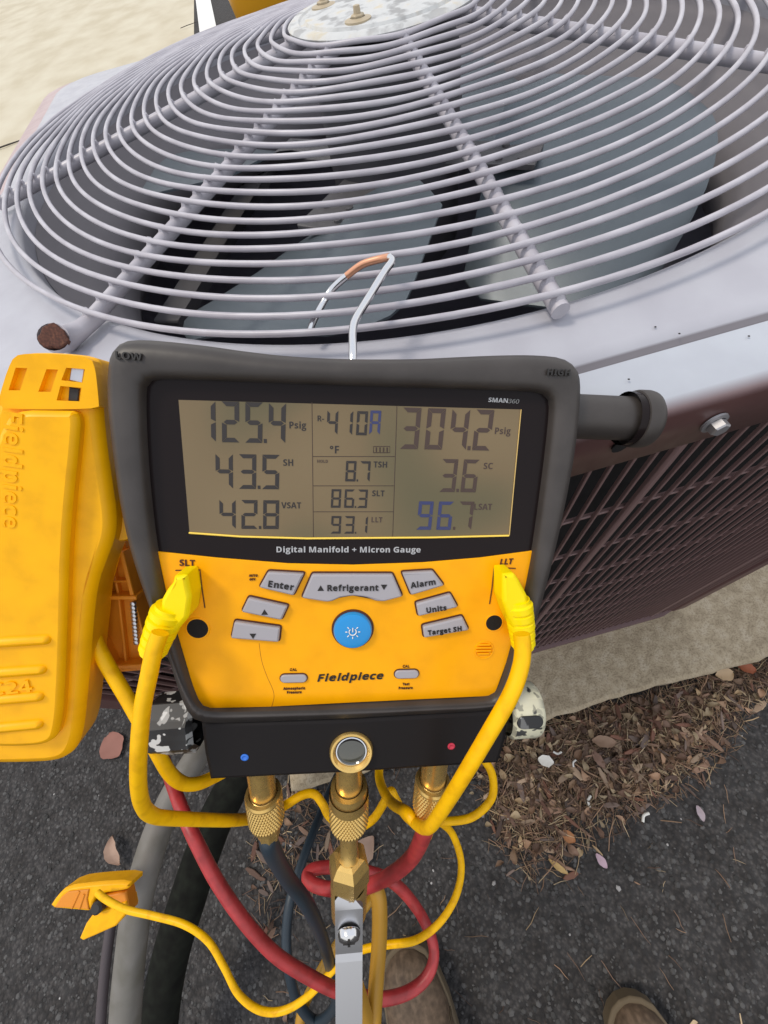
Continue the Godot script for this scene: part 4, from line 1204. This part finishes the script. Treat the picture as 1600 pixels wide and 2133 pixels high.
	b.tube(curve([Vector3(0.0364, 0.8532, -0.0237), Vector3(0.0354, 0.8504, -0.0189), Vector3(0.0323, 0.8469, -0.0128), Vector3(0.0261, 0.8428, -0.0055), Vector3(0.0151, 0.8337, 0.0042), Vector3(0.0008, 0.8149, 0.0170), Vector3(-0.0141, 0.7840, 0.0307), Vector3(-0.0217, 0.7632, 0.0367), Vector3(-0.0289, 0.7398, 0.0374), Vector3(-0.0332, 0.7348, 0.0320), Vector3(-0.0450, 0.7044, 0.0288), Vector3(-0.0530, 0.6799, 0.0212), Vector3(-0.0546, 0.6681, 0.0117), Vector3(-0.0468, 0.6633, -0.0001), Vector3(-0.0183, 0.6640, -0.0013), Vector3(0.0114, 0.6570, 0.0109), Vector3(0.0222, 0.6430, 0.0253), Vector3(0.0249, 0.6296, 0.0387), Vector3(0.0190, 0.6145, 0.0530), Vector3(0.0007, 0.6024, 0.0620), Vector3(-0.0206, 0.5998, 0.0605), Vector3(-0.0317, 0.5948, 0.0591), Vector3(-0.0257, 0.5811, 0.0630), Vector3(-0.0190, 0.5616, 0.0769), Vector3(-0.0193, 0.5420, 0.1011), Vector3(-0.0316, 0.5253, 0.1242), Vector3(-0.0531, 0.5129, 0.1419), Vector3(-0.0782, 0.5083, 0.1498), Vector3(-0.1049, 0.5070, 0.1480), Vector3(-0.1308, 0.5022, 0.1484), Vector3(-0.1559, 0.4954, 0.1563), Vector3(-0.1883, 0.4835, 0.1731), Vector3(-0.2148, 0.4799, 0.1794), Vector3(-0.2362, 0.4829, 0.1741), Vector3(-0.2514, 0.4928, 0.1568), Vector3(-0.2590, 0.5043, 0.1327), Vector3(-0.2686, 0.5134, 0.1108), Vector3(-0.2894, 0.5172, 0.0940), Vector3(-0.3215, 0.5149, 0.0820), Vector3(-0.3529, 0.5130, 0.0712), Vector3(-0.3779, 0.5078, 0.0602), Vector3(-0.3940, 0.4999, 0.0538)], 8), 0.0031, 12)
	put("cord", b.mesh(), M.cable, q)
	b = B.new()
	b.tube(curve([Vector3(-0.1363, 0.8543, -0.0841), Vector3(-0.1382, 0.8502, -0.0769), Vector3(-0.1365, 0.8426, -0.0635), Vector3(-0.1317, 0.8307, -0.0449), Vector3(-0.1284, 0.8162, -0.0255), Vector3(-0.1294, 0.8033, -0.0151), Vector3(-0.1292, 0.7934, -0.0099), Vector3(-0.1268, 0.7866, -0.0081), Vector3(-0.1236, 0.7799, -0.0084), Vector3(-0.1172, 0.7677, -0.0113)], 8), 0.0031, 12)
	put("clamp_cord", b.mesh(), M.cable)
	tag(get_node("clamp_cord"), "thick yellow cord from the large clamp passing behind the black manifold block", "cable")

# ---------------------------------------------------------------- hoses
func knurled(r: float, h0: float, h1: float, xf: Transform3D) -> ArrayMesh:
	# diamond knurling: a grid of little pyramids round a sleeve
	var b := B.new()
	b.g = 4294967295
	var n := 40
	var rows := 9
	for i in rows:
		var a0 := h0 + (h1 - h0) * i / rows
		var a1 := h0 + (h1 - h0) * (i + 1) / rows
		for j in n:
			var off := 0.5 * (i % 2)
			var t0 := TAU * (j + off) / n
			var t1 := TAU * (j + 1 + off) / n
			var tm := (t0 + t1) / 2
			var hm := (a0 + a1) / 2
			var P := func(t, h, rr): return xf * Vector3(rr * cos(t), h, rr * sin(t))
			var c: Vector3 = P.call(tm, hm, r)
			var q0: Vector3 = P.call(t0, a0, r * 0.93)
			var q1: Vector3 = P.call(t1, a0, r * 0.93)
			var q2: Vector3 = P.call(t1, a1, r * 0.93)
			var q3: Vector3 = P.call(t0, a1, r * 0.93)
			b.tri(q0, c, q1)
			b.tri(q1, c, q2)
			b.tri(q2, c, q3)
			b.tri(q3, c, q0)
	b.g = 1
	b.lathe([Vector2(r * 0.7, h0 - 0.0008), Vector2(r * 0.94, h0 - 0.0006), Vector2(r * 0.95, h0 + 0.0004)], xf, 32)
	b.lathe([Vector2(r * 0.95, h1 - 0.0004), Vector2(r * 0.93, h1 + 0.0012), Vector2(r * 0.7, h1 + 0.0022), Vector2(r * 0.5, h1 + 0.0026)], xf, 32)
	return b.mesh()

func hoses() -> void:
	var ports := PORTS()
	var d: Vector3 = ports[0][1]
	# low side, dark blue
	var t := thing("blue_hose", "dark blue hose on the left brass coupler under the gauge", "hose")
	var big := Transform3D(Basis().scaled(Vector3.ONE * 1.17), Vector3.ZERO)
	var xf := aim(ports[0][0], d) * big
	put("coupler", knurled(0.0081, 0.0105, 0.0265, xf), M.brass, t)
	var b := B.new()
	b.lathe([Vector2(0.0062, 0.0075), Vector2(0.0076, 0.0078), Vector2(0.0080, 0.0092), Vector2(0.0074, 0.0102)], xf, 32)
	put("coupler_lip", b.mesh(), M.brass, t)
	b = B.new()
	b.lathe([Vector2(0.0050, 0.026), Vector2(0.0050, 0.0395), Vector2(0.0044, 0.0405)], xf, 8)
	put("ferrule", b.mesh(), M.brass, t)
	b = B.new()
	var e := xf * Vector3(0, 0.038, 0)
	var path := [e, xf * Vector3(0, 0.05, 0)]
	path.append_array([Vector3(-0.1310, 0.6625, 0.0577), Vector3(-0.1337, 0.6219, 0.0822), Vector3(-0.1454, 0.5631, 0.1145), Vector3(-0.1671, 0.4778, 0.1628), Vector3(-0.1895, 0.4043, 0.2106), Vector3(-0.2295, 0.3542, 0.2377), Vector3(-0.2382, 0.3811, 0.2109), Vector3(-0.2275, 0.4279, 0.1694), Vector3(-0.2196, 0.4464, 0.1372), Vector3(-0.2097, 0.4509, 0.1092), Vector3(-0.1977, 0.4414, 0.0855), Vector3(-0.1892, 0.4184, 0.0653), Vector3(-0.1865, 0.3811, 0.0499), Vector3(-0.1828, 0.3249, 0.0273), Vector3(-0.1722, 0.2501, -0.0030)])
	b.tube(curve(path, 8), 0.0052, 14)
	put("tube", b.mesh(), M.blue_hose, t)
	# high side, red
	t = thing("red_hose", "red hose on the right brass coupler, coiled once under the gauge", "hose")
	xf = aim(ports[2][0], d) * big
	put("coupler", knurled(0.0081, 0.0105, 0.0265, xf), M.brass, t)
	b = B.new()
	b.lathe([Vector2(0.0062, 0.0075), Vector2(0.0076, 0.0078), Vector2(0.0080, 0.0092), Vector2(0.0074, 0.0102)], xf, 32)
	put("coupler_lip", b.mesh(), M.brass, t)
	b = B.new()
	b.lathe([Vector2(0.0050, 0.026), Vector2(0.0050, 0.0345), Vector2(0.0044, 0.0355)], xf, 8)
	put("ferrule", b.mesh(), M.brass, t)
	b = B.new()
	path = [xf * Vector3(0, 0.032, 0), xf * Vector3(0, 0.040, 0)]
	path.append_array([Vector3(-0.0425, 0.6716, 0.0620), Vector3(-0.0645, 0.6438, 0.0743), Vector3(-0.0925, 0.6161, 0.0823), Vector3(-0.1213, 0.5923, 0.0836), Vector3(-0.1393, 0.5832, 0.0795), Vector3(-0.1476, 0.5744, 0.0746), Vector3(-0.1419, 0.5704, 0.0717), Vector3(-0.1253, 0.5622, 0.0758), Vector3(-0.1034, 0.5508, 0.0858), Vector3(-0.0845, 0.5367, 0.1002), Vector3(-0.0730, 0.5113, 0.1244), Vector3(-0.0669, 0.4908, 0.1502), Vector3(-0.0678, 0.4793, 0.1703), Vector3(-0.0775, 0.4775, 0.1835), Vector3(-0.0962, 0.4797, 0.1896), Vector3(-0.1180, 0.4942, 0.1846), Vector3(-0.1379, 0.5132, 0.1714), Vector3(-0.1515, 0.5334, 0.1563), Vector3(-0.1661, 0.5568, 0.1356), Vector3(-0.1786, 0.5812, 0.1131), Vector3(-0.1876, 0.6091, 0.0844), Vector3(-0.1958, 0.6322, 0.0543), Vector3(-0.2023, 0.6471, 0.0283), Vector3(-0.2132, 0.6481, 0.0064), Vector3(-0.2292, 0.6374, -0.0152), Vector3(-0.2512, 0.6150, -0.0364), Vector3(-0.2921, 0.5648, -0.0696)])
	b.tube(curve(path, 8), 0.0050, 14)
	put("tube", b.mesh(), M.red, t)
	# centre, yellow, with its ball valve
	t = thing("yellow_hose", "mustard yellow hose with brass ball valve hanging from the middle coupler", "hose")
	xf = aim(ports[1][0], d) * big
	put("coupler", knurled(0.0090, 0.0170, 0.0320, xf), M.brass, t)
	b = B.new()
	b.lathe([Vector2(0.006, 0.0068), Vector2(0.0078, 0.007), Vector2(0.0080, 0.0118), Vector2(0.0074, 0.0122)], xf, 32)
	b.lathe([Vector2(0.0086, 0.0112), Vector2(0.0086, 0.0168), Vector2(0.008, 0.0172)], xf, 36)
	put("coupler_lip", b.mesh(), M.brass, t)
	b = B.new()
	b.lathe([Vector2(0.0047, 0.030), Vector2(0.0047, 0.0345), Vector2(0.0043, 0.036), Vector2(0.0043, 0.058), Vector2(0.0052, 0.0595), Vector2(0.0052, 0.062)], xf, 28)
	put("stem", b.mesh(), M.brass, t)
	b = B.new()
	b.lathe([Vector2(0.0055, 0.0600), Vector2(0.0078, 0.0608), Vector2(0.0102, 0.066), Vector2(0.0104, 0.078), Vector2(0.0096, 0.0815), Vector2(0.0085, 0.083)], xf, 6, 0.52)
	b.lathe([Vector2(0.0088, 0.082), Vector2(0.0094, 0.085), Vector2(0.0094, 0.112), Vector2(0.0078, 0.118), Vector2(0.0058, 0.120), Vector2(0.0058, 0.15), Vector2(0.005, 0.152)], xf, 28)
	put("valve_body", b.mesh(), M.brass, t)
	# lever handle: bent steel strip on the side towards the viewer
	var up := (Vector3(0, HC, 0) - xf.origin)
	up = (up - d * up.dot(d)).normalized()
	var lf := Transform3D(d.cross(up).normalized(), d, up, xf.origin)
	lf.basis.x = lf.basis.y.cross(lf.basis.z)
	lf = lf * big
	var strip := [Vector2(0.080, 0.0086), Vector2(0.086, 0.0100), Vector2(0.110, 0.0150), Vector2(0.114, 0.0158), Vector2(0.118, 0.0175), Vector2(0.155, 0.0305), Vector2(0.23, 0.0570)]
	b = B.new()
	for i in strip.size() - 1:
		var p: Vector2 = strip[i]
		var q: Vector2 = strip[i + 1]
		var w := 0.0068
		var a0 := lf * Vector3(-w, p.x, p.y)
		var a1 := lf * Vector3(w, p.x, p.y)
		var c0 := lf * Vector3(-w, q.x, q.y)
		var c1 := lf * Vector3(w, q.x, q.y)
		if i == 0:
			a0 = lf * Vector3(w * 0.3, p.x - 0.004, p.y - 0.003)
		var dn := lf.basis.z * -0.0022
		b.g += 1
		b.quad(a1, c1, c0, a0)
		b.g += 1
		b.quad(a0 + dn, c0 + dn, c1 + dn, a1 + dn)
		b.g += 1
		b.quad(a0, c0, c0 + dn, a0 + dn)
		b.g += 1
		b.quad(a1 + dn, c1 + dn, c1, a1)
	put("valve_lever", b.mesh(), M.steel, t)
	b = B.new()
	b.lathe([Vector2(0.0056, 0.0), Vector2(0.0056, 0.0012), Vector2(0.0048, 0.0030), Vector2(0.0028, 0.0040), Vector2(0.0, 0.0042)], aim(lf * Vector3(0, 0.100, 0.0129), lf.basis.z) * big, 24)
	put("lever_screw", b.mesh(), M.chrome, t)
	b = B.new()
	for s in 2:
		b.box(Vector3(0.0058 if s == 0 else 0.0013, 0.0013 if s == 0 else 0.0058, 0.0006), Transform3D(lf.basis, lf * Vector3(0, 0.100, 0.0171)))
	put("screw_slot", b.mesh(), M.dark, t)
	b = B.new()
	path = [xf * Vector3(0, 0.145, 0), xf * Vector3(0, 0.17, -0.002)]
	path.append_array([Vector3(-0.1340, 0.4999, 0.2048), Vector3(-0.1750, 0.4058, 0.2886), Vector3(-0.2432, 0.2971, 0.3575), Vector3(-0.2651, 0.3063, 0.3013), Vector3(-0.2535, 0.3418, 0.2393), Vector3(-0.2213, 0.3630, 0.2024), Vector3(-0.1901, 0.3657, 0.1774), Vector3(-0.1581, 0.3417, 0.1589), Vector3(-0.1396, 0.3245, 0.1489)])
	b.tube(curve(path, 8), 0.0056, 14)
	put("tube", b.mesh(), M.mustard, t)
	b = B.new()
	b.tube(curve([Vector3(-0.0877, 0.5957, 0.0877), Vector3(-0.0877, 0.5889, 0.0997), Vector3(-0.0974, 0.5675, 0.1269), Vector3(-0.1123, 0.5423, 0.1609), Vector3(-0.1322, 0.5090, 0.2090)], 6), 0.0062, 14)
	put("hanging_loop", b.mesh(), M.mustard, t)

# ---------------------------------------------------------------- boots
func boot(label: String, tip: Vector3, turn: float, k: float) -> void:
	var t := thing("work_boot", label, "boot", Transform3D(Basis(Vector3.UP, turn) * k, tip))
	# foot runs from the toe at z = 0 to the heel at z = 0.30
	var prof := [[0.0, 0.006, 0.028], [0.006, 0.022, 0.042], [0.018, 0.036, 0.052], [0.04, 0.046, 0.060], [0.075, 0.051, 0.066], [0.12, 0.050, 0.078], [0.16, 0.044, 0.10], [0.20, 0.040, 0.12], [0.26, 0.037, 0.12], [0.295, 0.030, 0.11], [0.305, 0.012, 0.09]]
	var b := B.new()
	var loops := []
	for p in prof:
		var lp := PackedVector3Array()
		for j in 28:
			var a := TAU * j / 28
			var cx: float = signf(cos(a)) * pow(absf(cos(a)), 0.8)
			var sy: float = signf(sin(a)) * pow(absf(sin(a)), 0.9)
			var y: float = 0.024 + (p[2] - 0.024) * maxf(sy, 0.0)
			lp.append(Vector3(p[1] * cx, y, p[0]))
		loops.append(lp)
	loops.reverse()
	b.loft(loops)
	put("upper", b.mesh(), M.leather, t)
	b = B.new()
	var poly := PackedVector2Array()
	for p in prof:
		poly.append(Vector2(p[1] + 0.0035, -p[0] + 0.006 * (1.0 if p[0] < 0.02 else 0.0)))
	for i in prof.size():
		var p = prof[prof.size() - 1 - i]
		poly.append(Vector2(-p[1] - 0.0035, -p[0] + 0.006 * (1.0 if p[0] < 0.02 else 0.0)))
	b.prism(poly, 0.001, 0.028, 0.003, Transform3D(Vector3(1, 0, 0), Vector3(0, 0, -1), Vector3(0, 1, 0), Vector3.ZERO))
	put("sole", b.mesh(), M.sole, t)
	b = B.new()
	for w in [0.085, 0.089]:
		var pts := []
		for j in 15:
			var a := PI * j / 14.0
			pts.append(Vector3(0.052 * cos(a), 0.026 + 0.043 * sin(a), w + 0.014 * sin(a)))
		b.tube(pts, 0.0008, 5)
	put("toe_seam", b.mesh(), M.sole, t)
	b = B.new()
	b.loft([ring_at(0.042, 0.10, 0.225, 0.058), ring_at(0.046, 0.20, 0.225, 0.062), ring_at(0.047, 0.215, 0.225, 0.063), ring_at(0.042, 0.213, 0.225, 0.058)])
	put("shaft", b.mesh(), M.leather, t)

func ring_at(rx: float, y: float, z: float, rz: float) -> PackedVector3Array:
	var o := PackedVector3Array()
	for j in 24:
		var a := TAU * j / 24
		o.append(Vector3(rx * cos(a), y, z - rz * sin(a)))
	return o

func boots() -> void:
	boot("brown leather work boot on the asphalt at lower right, pale welt", Vector3(0.1540, 0.0300, 0.4173), 0.06, 0.96)
	boot("lighter tan work boot partly hidden behind the ball valve and red hose", Vector3(-0.1760, 0.0300, 0.2907), 0.12, 1.0)

# ---------------------------------------------------------------- leaves, twigs, stones
func inside(p: Vector2, polys: Array) -> bool:
	for q in polys:
		if Geometry2D.is_point_in_polygon(p, q):
			return true
	return false

func scatter(called: String, m: Mesh, mt: Material, xs: Array, cs: Array) -> void:
	var mm := MultiMesh.new()
	mm.transform_format = MultiMesh.TRANSFORM_3D
	mm.use_colors = true
	mm.mesh = m
	mm.instance_count = xs.size()
	for i in xs.size():
		mm.set_instance_transform(i, xs[i])
		mm.set_instance_color(i, cs[i])
	var o := MultiMeshInstance3D.new()
	o.name = called
	o.multimesh = mm
	o.material_override = mt
	o.set_meta("kind", "stuff")
	add_child(o, true)

func leaf_mesh(l: float, w: float, curl: float, sd: int) -> ArrayMesh:
	var r := RandomNumberGenerator.new()
	r.seed = sd
	var b := B.new()
	var rows := []
	for i in 10:
		var t := i / 9.0
		var hw := w * pow(sin(PI * (0.04 + 0.94 * t)), 0.75) * (1.0 + r.randf_range(-0.10, 0.10))
		var y := curl * l * (sin(t * PI) * 0.4 + 0.25 * t * t) + r.randf_range(-0.02, 0.02) * l
		var row := []
		for k in 5:
			var f := k / 2.0 - 1.0
			row.append(Vector3(hw * f + curl * 0.15 * l * t * t, y + curl * w * f * f * (0.9 + 0.3 * sin(t * 5.0 + f)) + r.randf_range(-0.02, 0.02) * l, (t - 0.5) * l))
		rows.append(row)
	for i in 9:
		for j in 4:
			b.quad(rows[i][j], rows[i + 1][j], rows[i + 1][j + 1], rows[i][j + 1])
	return b.mesh()

func litter() -> void:
	var polys := [PackedVector2Array([Vector2(0.2037, 0.0286), Vector2(0.3338, 0.0308), Vector2(0.4963, 0.0287), Vector2(0.7155, 0.0234), Vector2(0.6619, 0.0955), Vector2(0.5335, 0.1614), Vector2(0.4447, 0.2058), Vector2(0.3140, 0.2148), Vector2(0.2037, 0.2425), Vector2(0.1364, 0.2843), Vector2(0.0620, 0.2652), Vector2(0.0442, 0.1926), Vector2(0.0355, 0.1110), Vector2(0.0981, 0.0563)]), PackedVector2Array([Vector2(-0.4056, 0.0088), Vector2(-0.2571, 0.0300), Vector2(-0.2091, 0.1048), Vector2(-0.2823, 0.1668), Vector2(-0.3501, 0.2244), Vector2(-0.4673, 0.2610), Vector2(-0.5969, 0.3164), Vector2(-0.6422, 0.3080), Vector2(-0.5593, 0.1454), Vector2(-0.4740, 0.0619)])]
	var dense: PackedVector2Array = PackedVector2Array([Vector2(0.2037, 0.0286), Vector2(0.3338, 0.0308), Vector2(0.4963, 0.0287), Vector2(0.7155, 0.0234), Vector2(0.6918, 0.0553), Vector2(0.5576, 0.0968), Vector2(0.4116, 0.1657), Vector2(0.3000, 0.1882), Vector2(0.1741, 0.2062), Vector2(0.0831, 0.2380), Vector2(0.0554, 0.1642), Vector2(0.0663, 0.0841)])
	var pale := [Color(0.30, 0.21, 0.12), Color(0.20, 0.125, 0.075), Color(0.13, 0.075, 0.045), Color(0.38, 0.29, 0.18), Color(0.10, 0.055, 0.035), Color(0.26, 0.16, 0.10), Color(0.16, 0.10, 0.07)]
	# straw and twigs
	var b := B.new()
	b.tube([Vector3(0, 0, -0.5), Vector3(0.06, 0.05, -0.15), Vector3(-0.04, 0.03, 0.2), Vector3(0.01, 0, 0.5)], [0.026, 0.034, 0.03, 0.012], 4)
	var twig := b.mesh()
	var xs := []
	var cs := []
	var tries := 0
	while xs.size() < 4800 and tries < 200000:
		tries += 1
		var p := Vector2(rng.randf_range(-0.45, 1.0), rng.randf_range(-0.03, 0.5))
		var dn := Geometry2D.is_point_in_polygon(p + Vector2(rng.randfn(0.0, 0.022), rng.randfn(0.0, 0.022)), dense)
		if not dn and not (inside(p, polys) and rng.randf() < 0.16) and rng.randf() > 0.004:
			continue
		if p.y < 0.03 and p.x > -0.33:
			continue
		var l := rng.randf_range(0.012, 0.05) * (1.6 if rng.randf() < 0.06 else 1.0)
		var th := l * rng.randf_range(0.5, 1.0) * (0.6 if l > 0.04 else 1.0)
		var bs := Basis.from_euler(Vector3(rng.randf_range(-0.3, 0.3), rng.randf_range(0, TAU), rng.randf_range(0, TAU))).scaled_local(Vector3(th, th, l))
		xs.append(Transform3D(bs, Vector3(p.x, rng.randf_range(0.001, 0.014 if dn else 0.003), p.y)))
		var c: Color = pale[rng.randi() % pale.size()]
		cs.append(c * rng.randf_range(0.4, 1.5))
	scatter("straw_litter", twig, M.leaf, xs, cs)
	for v in 3:
		var lm := leaf_mesh(1.0, 0.10 + 0.10 * v, 0.35 + 0.2 * v, 5 + v)
		xs = []
		cs = []
		tries = 0
		while xs.size() < 210 and tries < 200000:
			tries += 1
			var p := Vector2(rng.randf_range(-0.45, 1.0), rng.randf_range(-0.03, 0.5))
			var dn := Geometry2D.is_point_in_polygon(p + Vector2(rng.randfn(0.0, 0.022), rng.randfn(0.0, 0.022)), dense)
			if not dn and not (inside(p, polys) and rng.randf() < 0.10) and rng.randf() > 0.002:
				continue
			if p.y < 0.035 and p.x > -0.33:
				continue
			var l := rng.randf_range(0.009, 0.024)
			xs.append(Transform3D(Basis.from_euler(Vector3(rng.randf_range(-0.7, 0.7), rng.randf_range(0, TAU), rng.randf_range(-0.7, 0.7))).scaled_local(Vector3.ONE * l), Vector3(p.x, rng.randf_range(0.002, 0.014 if dn else 0.004), p.y)))
			var c: Color = pale[rng.randi() % pale.size()]
			cs.append(c * rng.randf_range(0.5, 1.5))
		scatter("leaf_litter", lm, M.leaf, xs, cs)
	b = B.new()
	b.g = 4294967295
	var cp := PackedVector2Array([Vector2(-0.5, -0.10), Vector2(-0.2, -0.17), Vector2(0.3, -0.13), Vector2(0.5, -0.02), Vector2(0.32, 0.12), Vector2(-0.1, 0.16), Vector2(-0.45, 0.06)])
	b.prism(cp, 0.0, 0.09, 0.03, Transform3D(Vector3(1, 0, 0), Vector3(0, 0, -1), Vector3(0, 1, 0), Vector3.ZERO))
	var chipm := b.mesh()
	xs = []
	cs = []
	tries = 0
	while xs.size() < 420 and tries < 200000:
		tries += 1
		var p := Vector2(rng.randf_range(-0.45, 1.0), rng.randf_range(-0.03, 0.5))
		var dn := Geometry2D.is_point_in_polygon(p + Vector2(rng.randfn(0.0, 0.022), rng.randfn(0.0, 0.022)), dense)
		if (not dn and not (inside(p, polys) and rng.randf() < 0.3)) or (p.y < 0.04 and p.x > -0.33):
			continue
		var l := rng.randf_range(0.012, 0.045)
		xs.append(Transform3D(Basis.from_euler(Vector3(rng.randf_range(-0.35, 0.35), rng.randf_range(0, TAU), rng.randf_range(-0.35, 0.35))).scaled_local(Vector3(l, l * 0.8, l * rng.randf_range(0.4, 1.0))), Vector3(p.x, rng.randf_range(0.001, 0.014 if dn else 0.003), p.y)))
		var c: Color = [Color(0.15, 0.065, 0.04), Color(0.09, 0.05, 0.035), Color(0.20, 0.12, 0.08), Color(0.12, 0.085, 0.07), Color(0.30, 0.21, 0.14)][rng.randi() % 5]
		cs.append(c * rng.randf_range(0.5, 1.4))
	scatter("bark_litter", chipm, M.leaf, xs, cs)
	# loose stones of the asphalt
	b = B.new()
	b.g = 4294967295
	var v0 := []
	for i in 5:
		v0.append(Vector3(cos(TAU * i / 5.0) * (1.0 + 0.2 * sin(i * 3.0)), 0.0, sin(TAU * i / 5.0) * (1.0 + 0.15 * cos(i * 5.0))))
	for i in 5:
		var k := (i + 1) % 5
		var up := Vector3(0.05, 0.55, 0.0)
		var m0: Vector3 = v0[i] * 0.72 + Vector3(0, 0.42, 0)
		var m1: Vector3 = v0[k] * 0.72 + Vector3(0, 0.42, 0)
		b.quad(v0[k], v0[i], m0, m1)
		b.tri(m1, m0, up)
	var stone := b.mesh()
	xs = []
	cs = []
	for i in 26000:
		var p := Vector2(rng.randf_range(-1.15, 1.15), rng.randf_range(-0.45, 0.75))
		if p.y < 0.03 and p.x > -0.34 and p.x < 0.8:
			continue
		var s := 0.0022 + 0.0042 * pow(rng.randf(), 2.2)
		xs.append(Transform3D(Basis.from_euler(Vector3(rng.randf_range(-0.25, 0.25), rng.randf_range(0, TAU), rng.randf_range(-0.25, 0.25))).scaled_local(Vector3(s, s * 0.8, s * rng.randf_range(0.6, 1.0))), Vector3(p.x, -0.0004, p.y)))
		var g := rng.randf_range(0.015, 0.085)
		if rng.randf() < 0.005:
			g = rng.randf_range(0.18, 0.4)
		cs.append(Color(g, g * 0.965, g * 0.95))
	scatter("asphalt_grit", stone, M.leaf, xs, cs)
	for q in [["thin dark twig on the tan yard beside the left edge of the unit", Vector3(-2.1826, 0.0120, -4.9274), 0.35, 0.25], ["short dark twig on the tan yard near the dark asphalt edge", Vector3(-0.6195, 0.0200, -7.3805), 0.22, 0.4]]:
		b = B.new()
		b.tube(curve([Vector3(-0.5, 0, 0), Vector3(-0.1, 0.01, 0.03), Vector3(0.2, 0.0, -0.01), Vector3(0.5, 0.01, 0.04)], 4), [0.012, 0.014, 0.015, 0.015, 0.015, 0.015, 0.015, 0.014, 0.013, 0.012, 0.010, 0.008, 0.006], 6)
		var tw := put("twig", b.mesh(), solid(Color(0.05, 0.04, 0.035)))
		tag(tw, q[0], "twig")
		tw.transform = Transform3D(Basis(Vector3.UP, q[3]).scaled(Vector3.ONE * q[2]), q[1])
	# leaves one can pick out
	for q in [
			["round rosy brown leaf alone on the asphalt left of the yellow cords", Vector3(-0.7717, 0.0040, -0.1610), 0.064, 0.48, Color(0.24, 0.10, 0.075), 0.6, 0.15],
			["curled tan leaf on the asphalt left of the grey pipe", Vector3(-0.7405, 0.0060, 0.0432), 0.06, 0.22, Color(0.36, 0.24, 0.18), 0.4, 0.6],
			["pale pinkish leaf on the ground behind the brass coupler", Vector3(-0.2176, 0.0060, 0.1569), 0.055, 0.34, Color(0.30, 0.20, 0.15), 2.2, 0.3],
			["small lilac leaf lying apart on the dark asphalt right of the litter", Vector3(0.2104, 0.0040, 0.2666), 0.024, 0.28, Color(0.42, 0.30, 0.36), 0.3, 0.3],
			["upright lilac grey leaf on bare asphalt right of the straw", Vector3(0.4169, 0.0040, 0.2404), 0.024, 0.26, Color(0.33, 0.27, 0.30), -0.2, 0.3],
			["narrow straw yellow leaf at the lower end of the litter", Vector3(0.1313, 0.0040, 0.2581), 0.036, 0.14, Color(0.42, 0.28, 0.11), 0.7, 0.3],
			["orange brown leaf at the bottom of the litter heap", Vector3(0.1684, 0.0060, 0.2204), 0.026, 0.36, Color(0.34, 0.15, 0.06), 0.6, 0.4],
			["wide brown leaf in the middle of the litter heap", Vector3(0.3046, 0.0140, 0.0927), 0.046, 0.24, Color(0.27, 0.17, 0.11), 1.2, 0.25],
			["dull brown leaf below the wide one in the litter heap", Vector3(0.2786, 0.0120, 0.1184), 0.036, 0.22, Color(0.20, 0.115, 0.08), 0.2, 0.25],
			["pale buff leaf beside the pad edge at far right", Vector3(0.5979, 0.0140, 0.0372), 0.034, 0.42, Color(0.50, 0.36, 0.22), 1.4, 0.3],
			["rust red leaf beside the pad edge at far right", Vector3(0.6462, 0.0140, 0.0391), 0.03, 0.36, Color(0.30, 0.09, 0.04), 1.0, 0.4],
			["white flake of paint in the litter beside the cream knob", Vector3(0.1784, 0.0180, 0.0967), 0.03, 0.36, Color(0.70, 0.68, 0.62), 1.1, 0.2]]:
		var o := put("fallen_leaf", leaf_mesh(q[2], q[2] * q[3], q[6], int(q[2] * 1000.0)), solid(q[4]))
		tag(o, q[0], "leaf")
		o.transform = Transform3D(Basis(Vector3.UP, q[5]), q[1])
	for q in [["white curved shard on the asphalt below the litter", Vector3(0.3193, 0.0030, 0.2231), 0.02, 0.5], ["small white chip in the litter below the cream knob", Vector3(0.2068, 0.0160, 0.0890), 0.016, 2.9], ["white nub lying near the middle of the litter", Vector3(0.2300, 0.0160, 0.1125), 0.014, 0.8], ["white bent scrap at the lower edge of the litter", Vector3(0.2305, 0.0080, 0.1777), 0.02, 1.0], ["white crumb of plastic near the bottom left of the litter", Vector3(0.0686, 0.0080, 0.1707), 0.012, 0.0]]:
		b = B.new()
		b.tube(curve([Vector3(-0.5, 0.1, 0.12), Vector3(0, 0.14, -0.1), Vector3(0.5, 0.1, 0.12)], 5), 0.13, 8)
		var o := put("white_chip", b.mesh(), solid(Color(0.66, 0.65, 0.61)))
		tag(o, q[0], "chip")
		o.transform = Transform3D(Basis(Vector3.UP, q[3]).scaled(Vector3.ONE * q[2]), q[1])

func solid(c: Color) -> StandardMaterial3D:
	return mat(lin(c.r, c.g, c.b), 0.7)
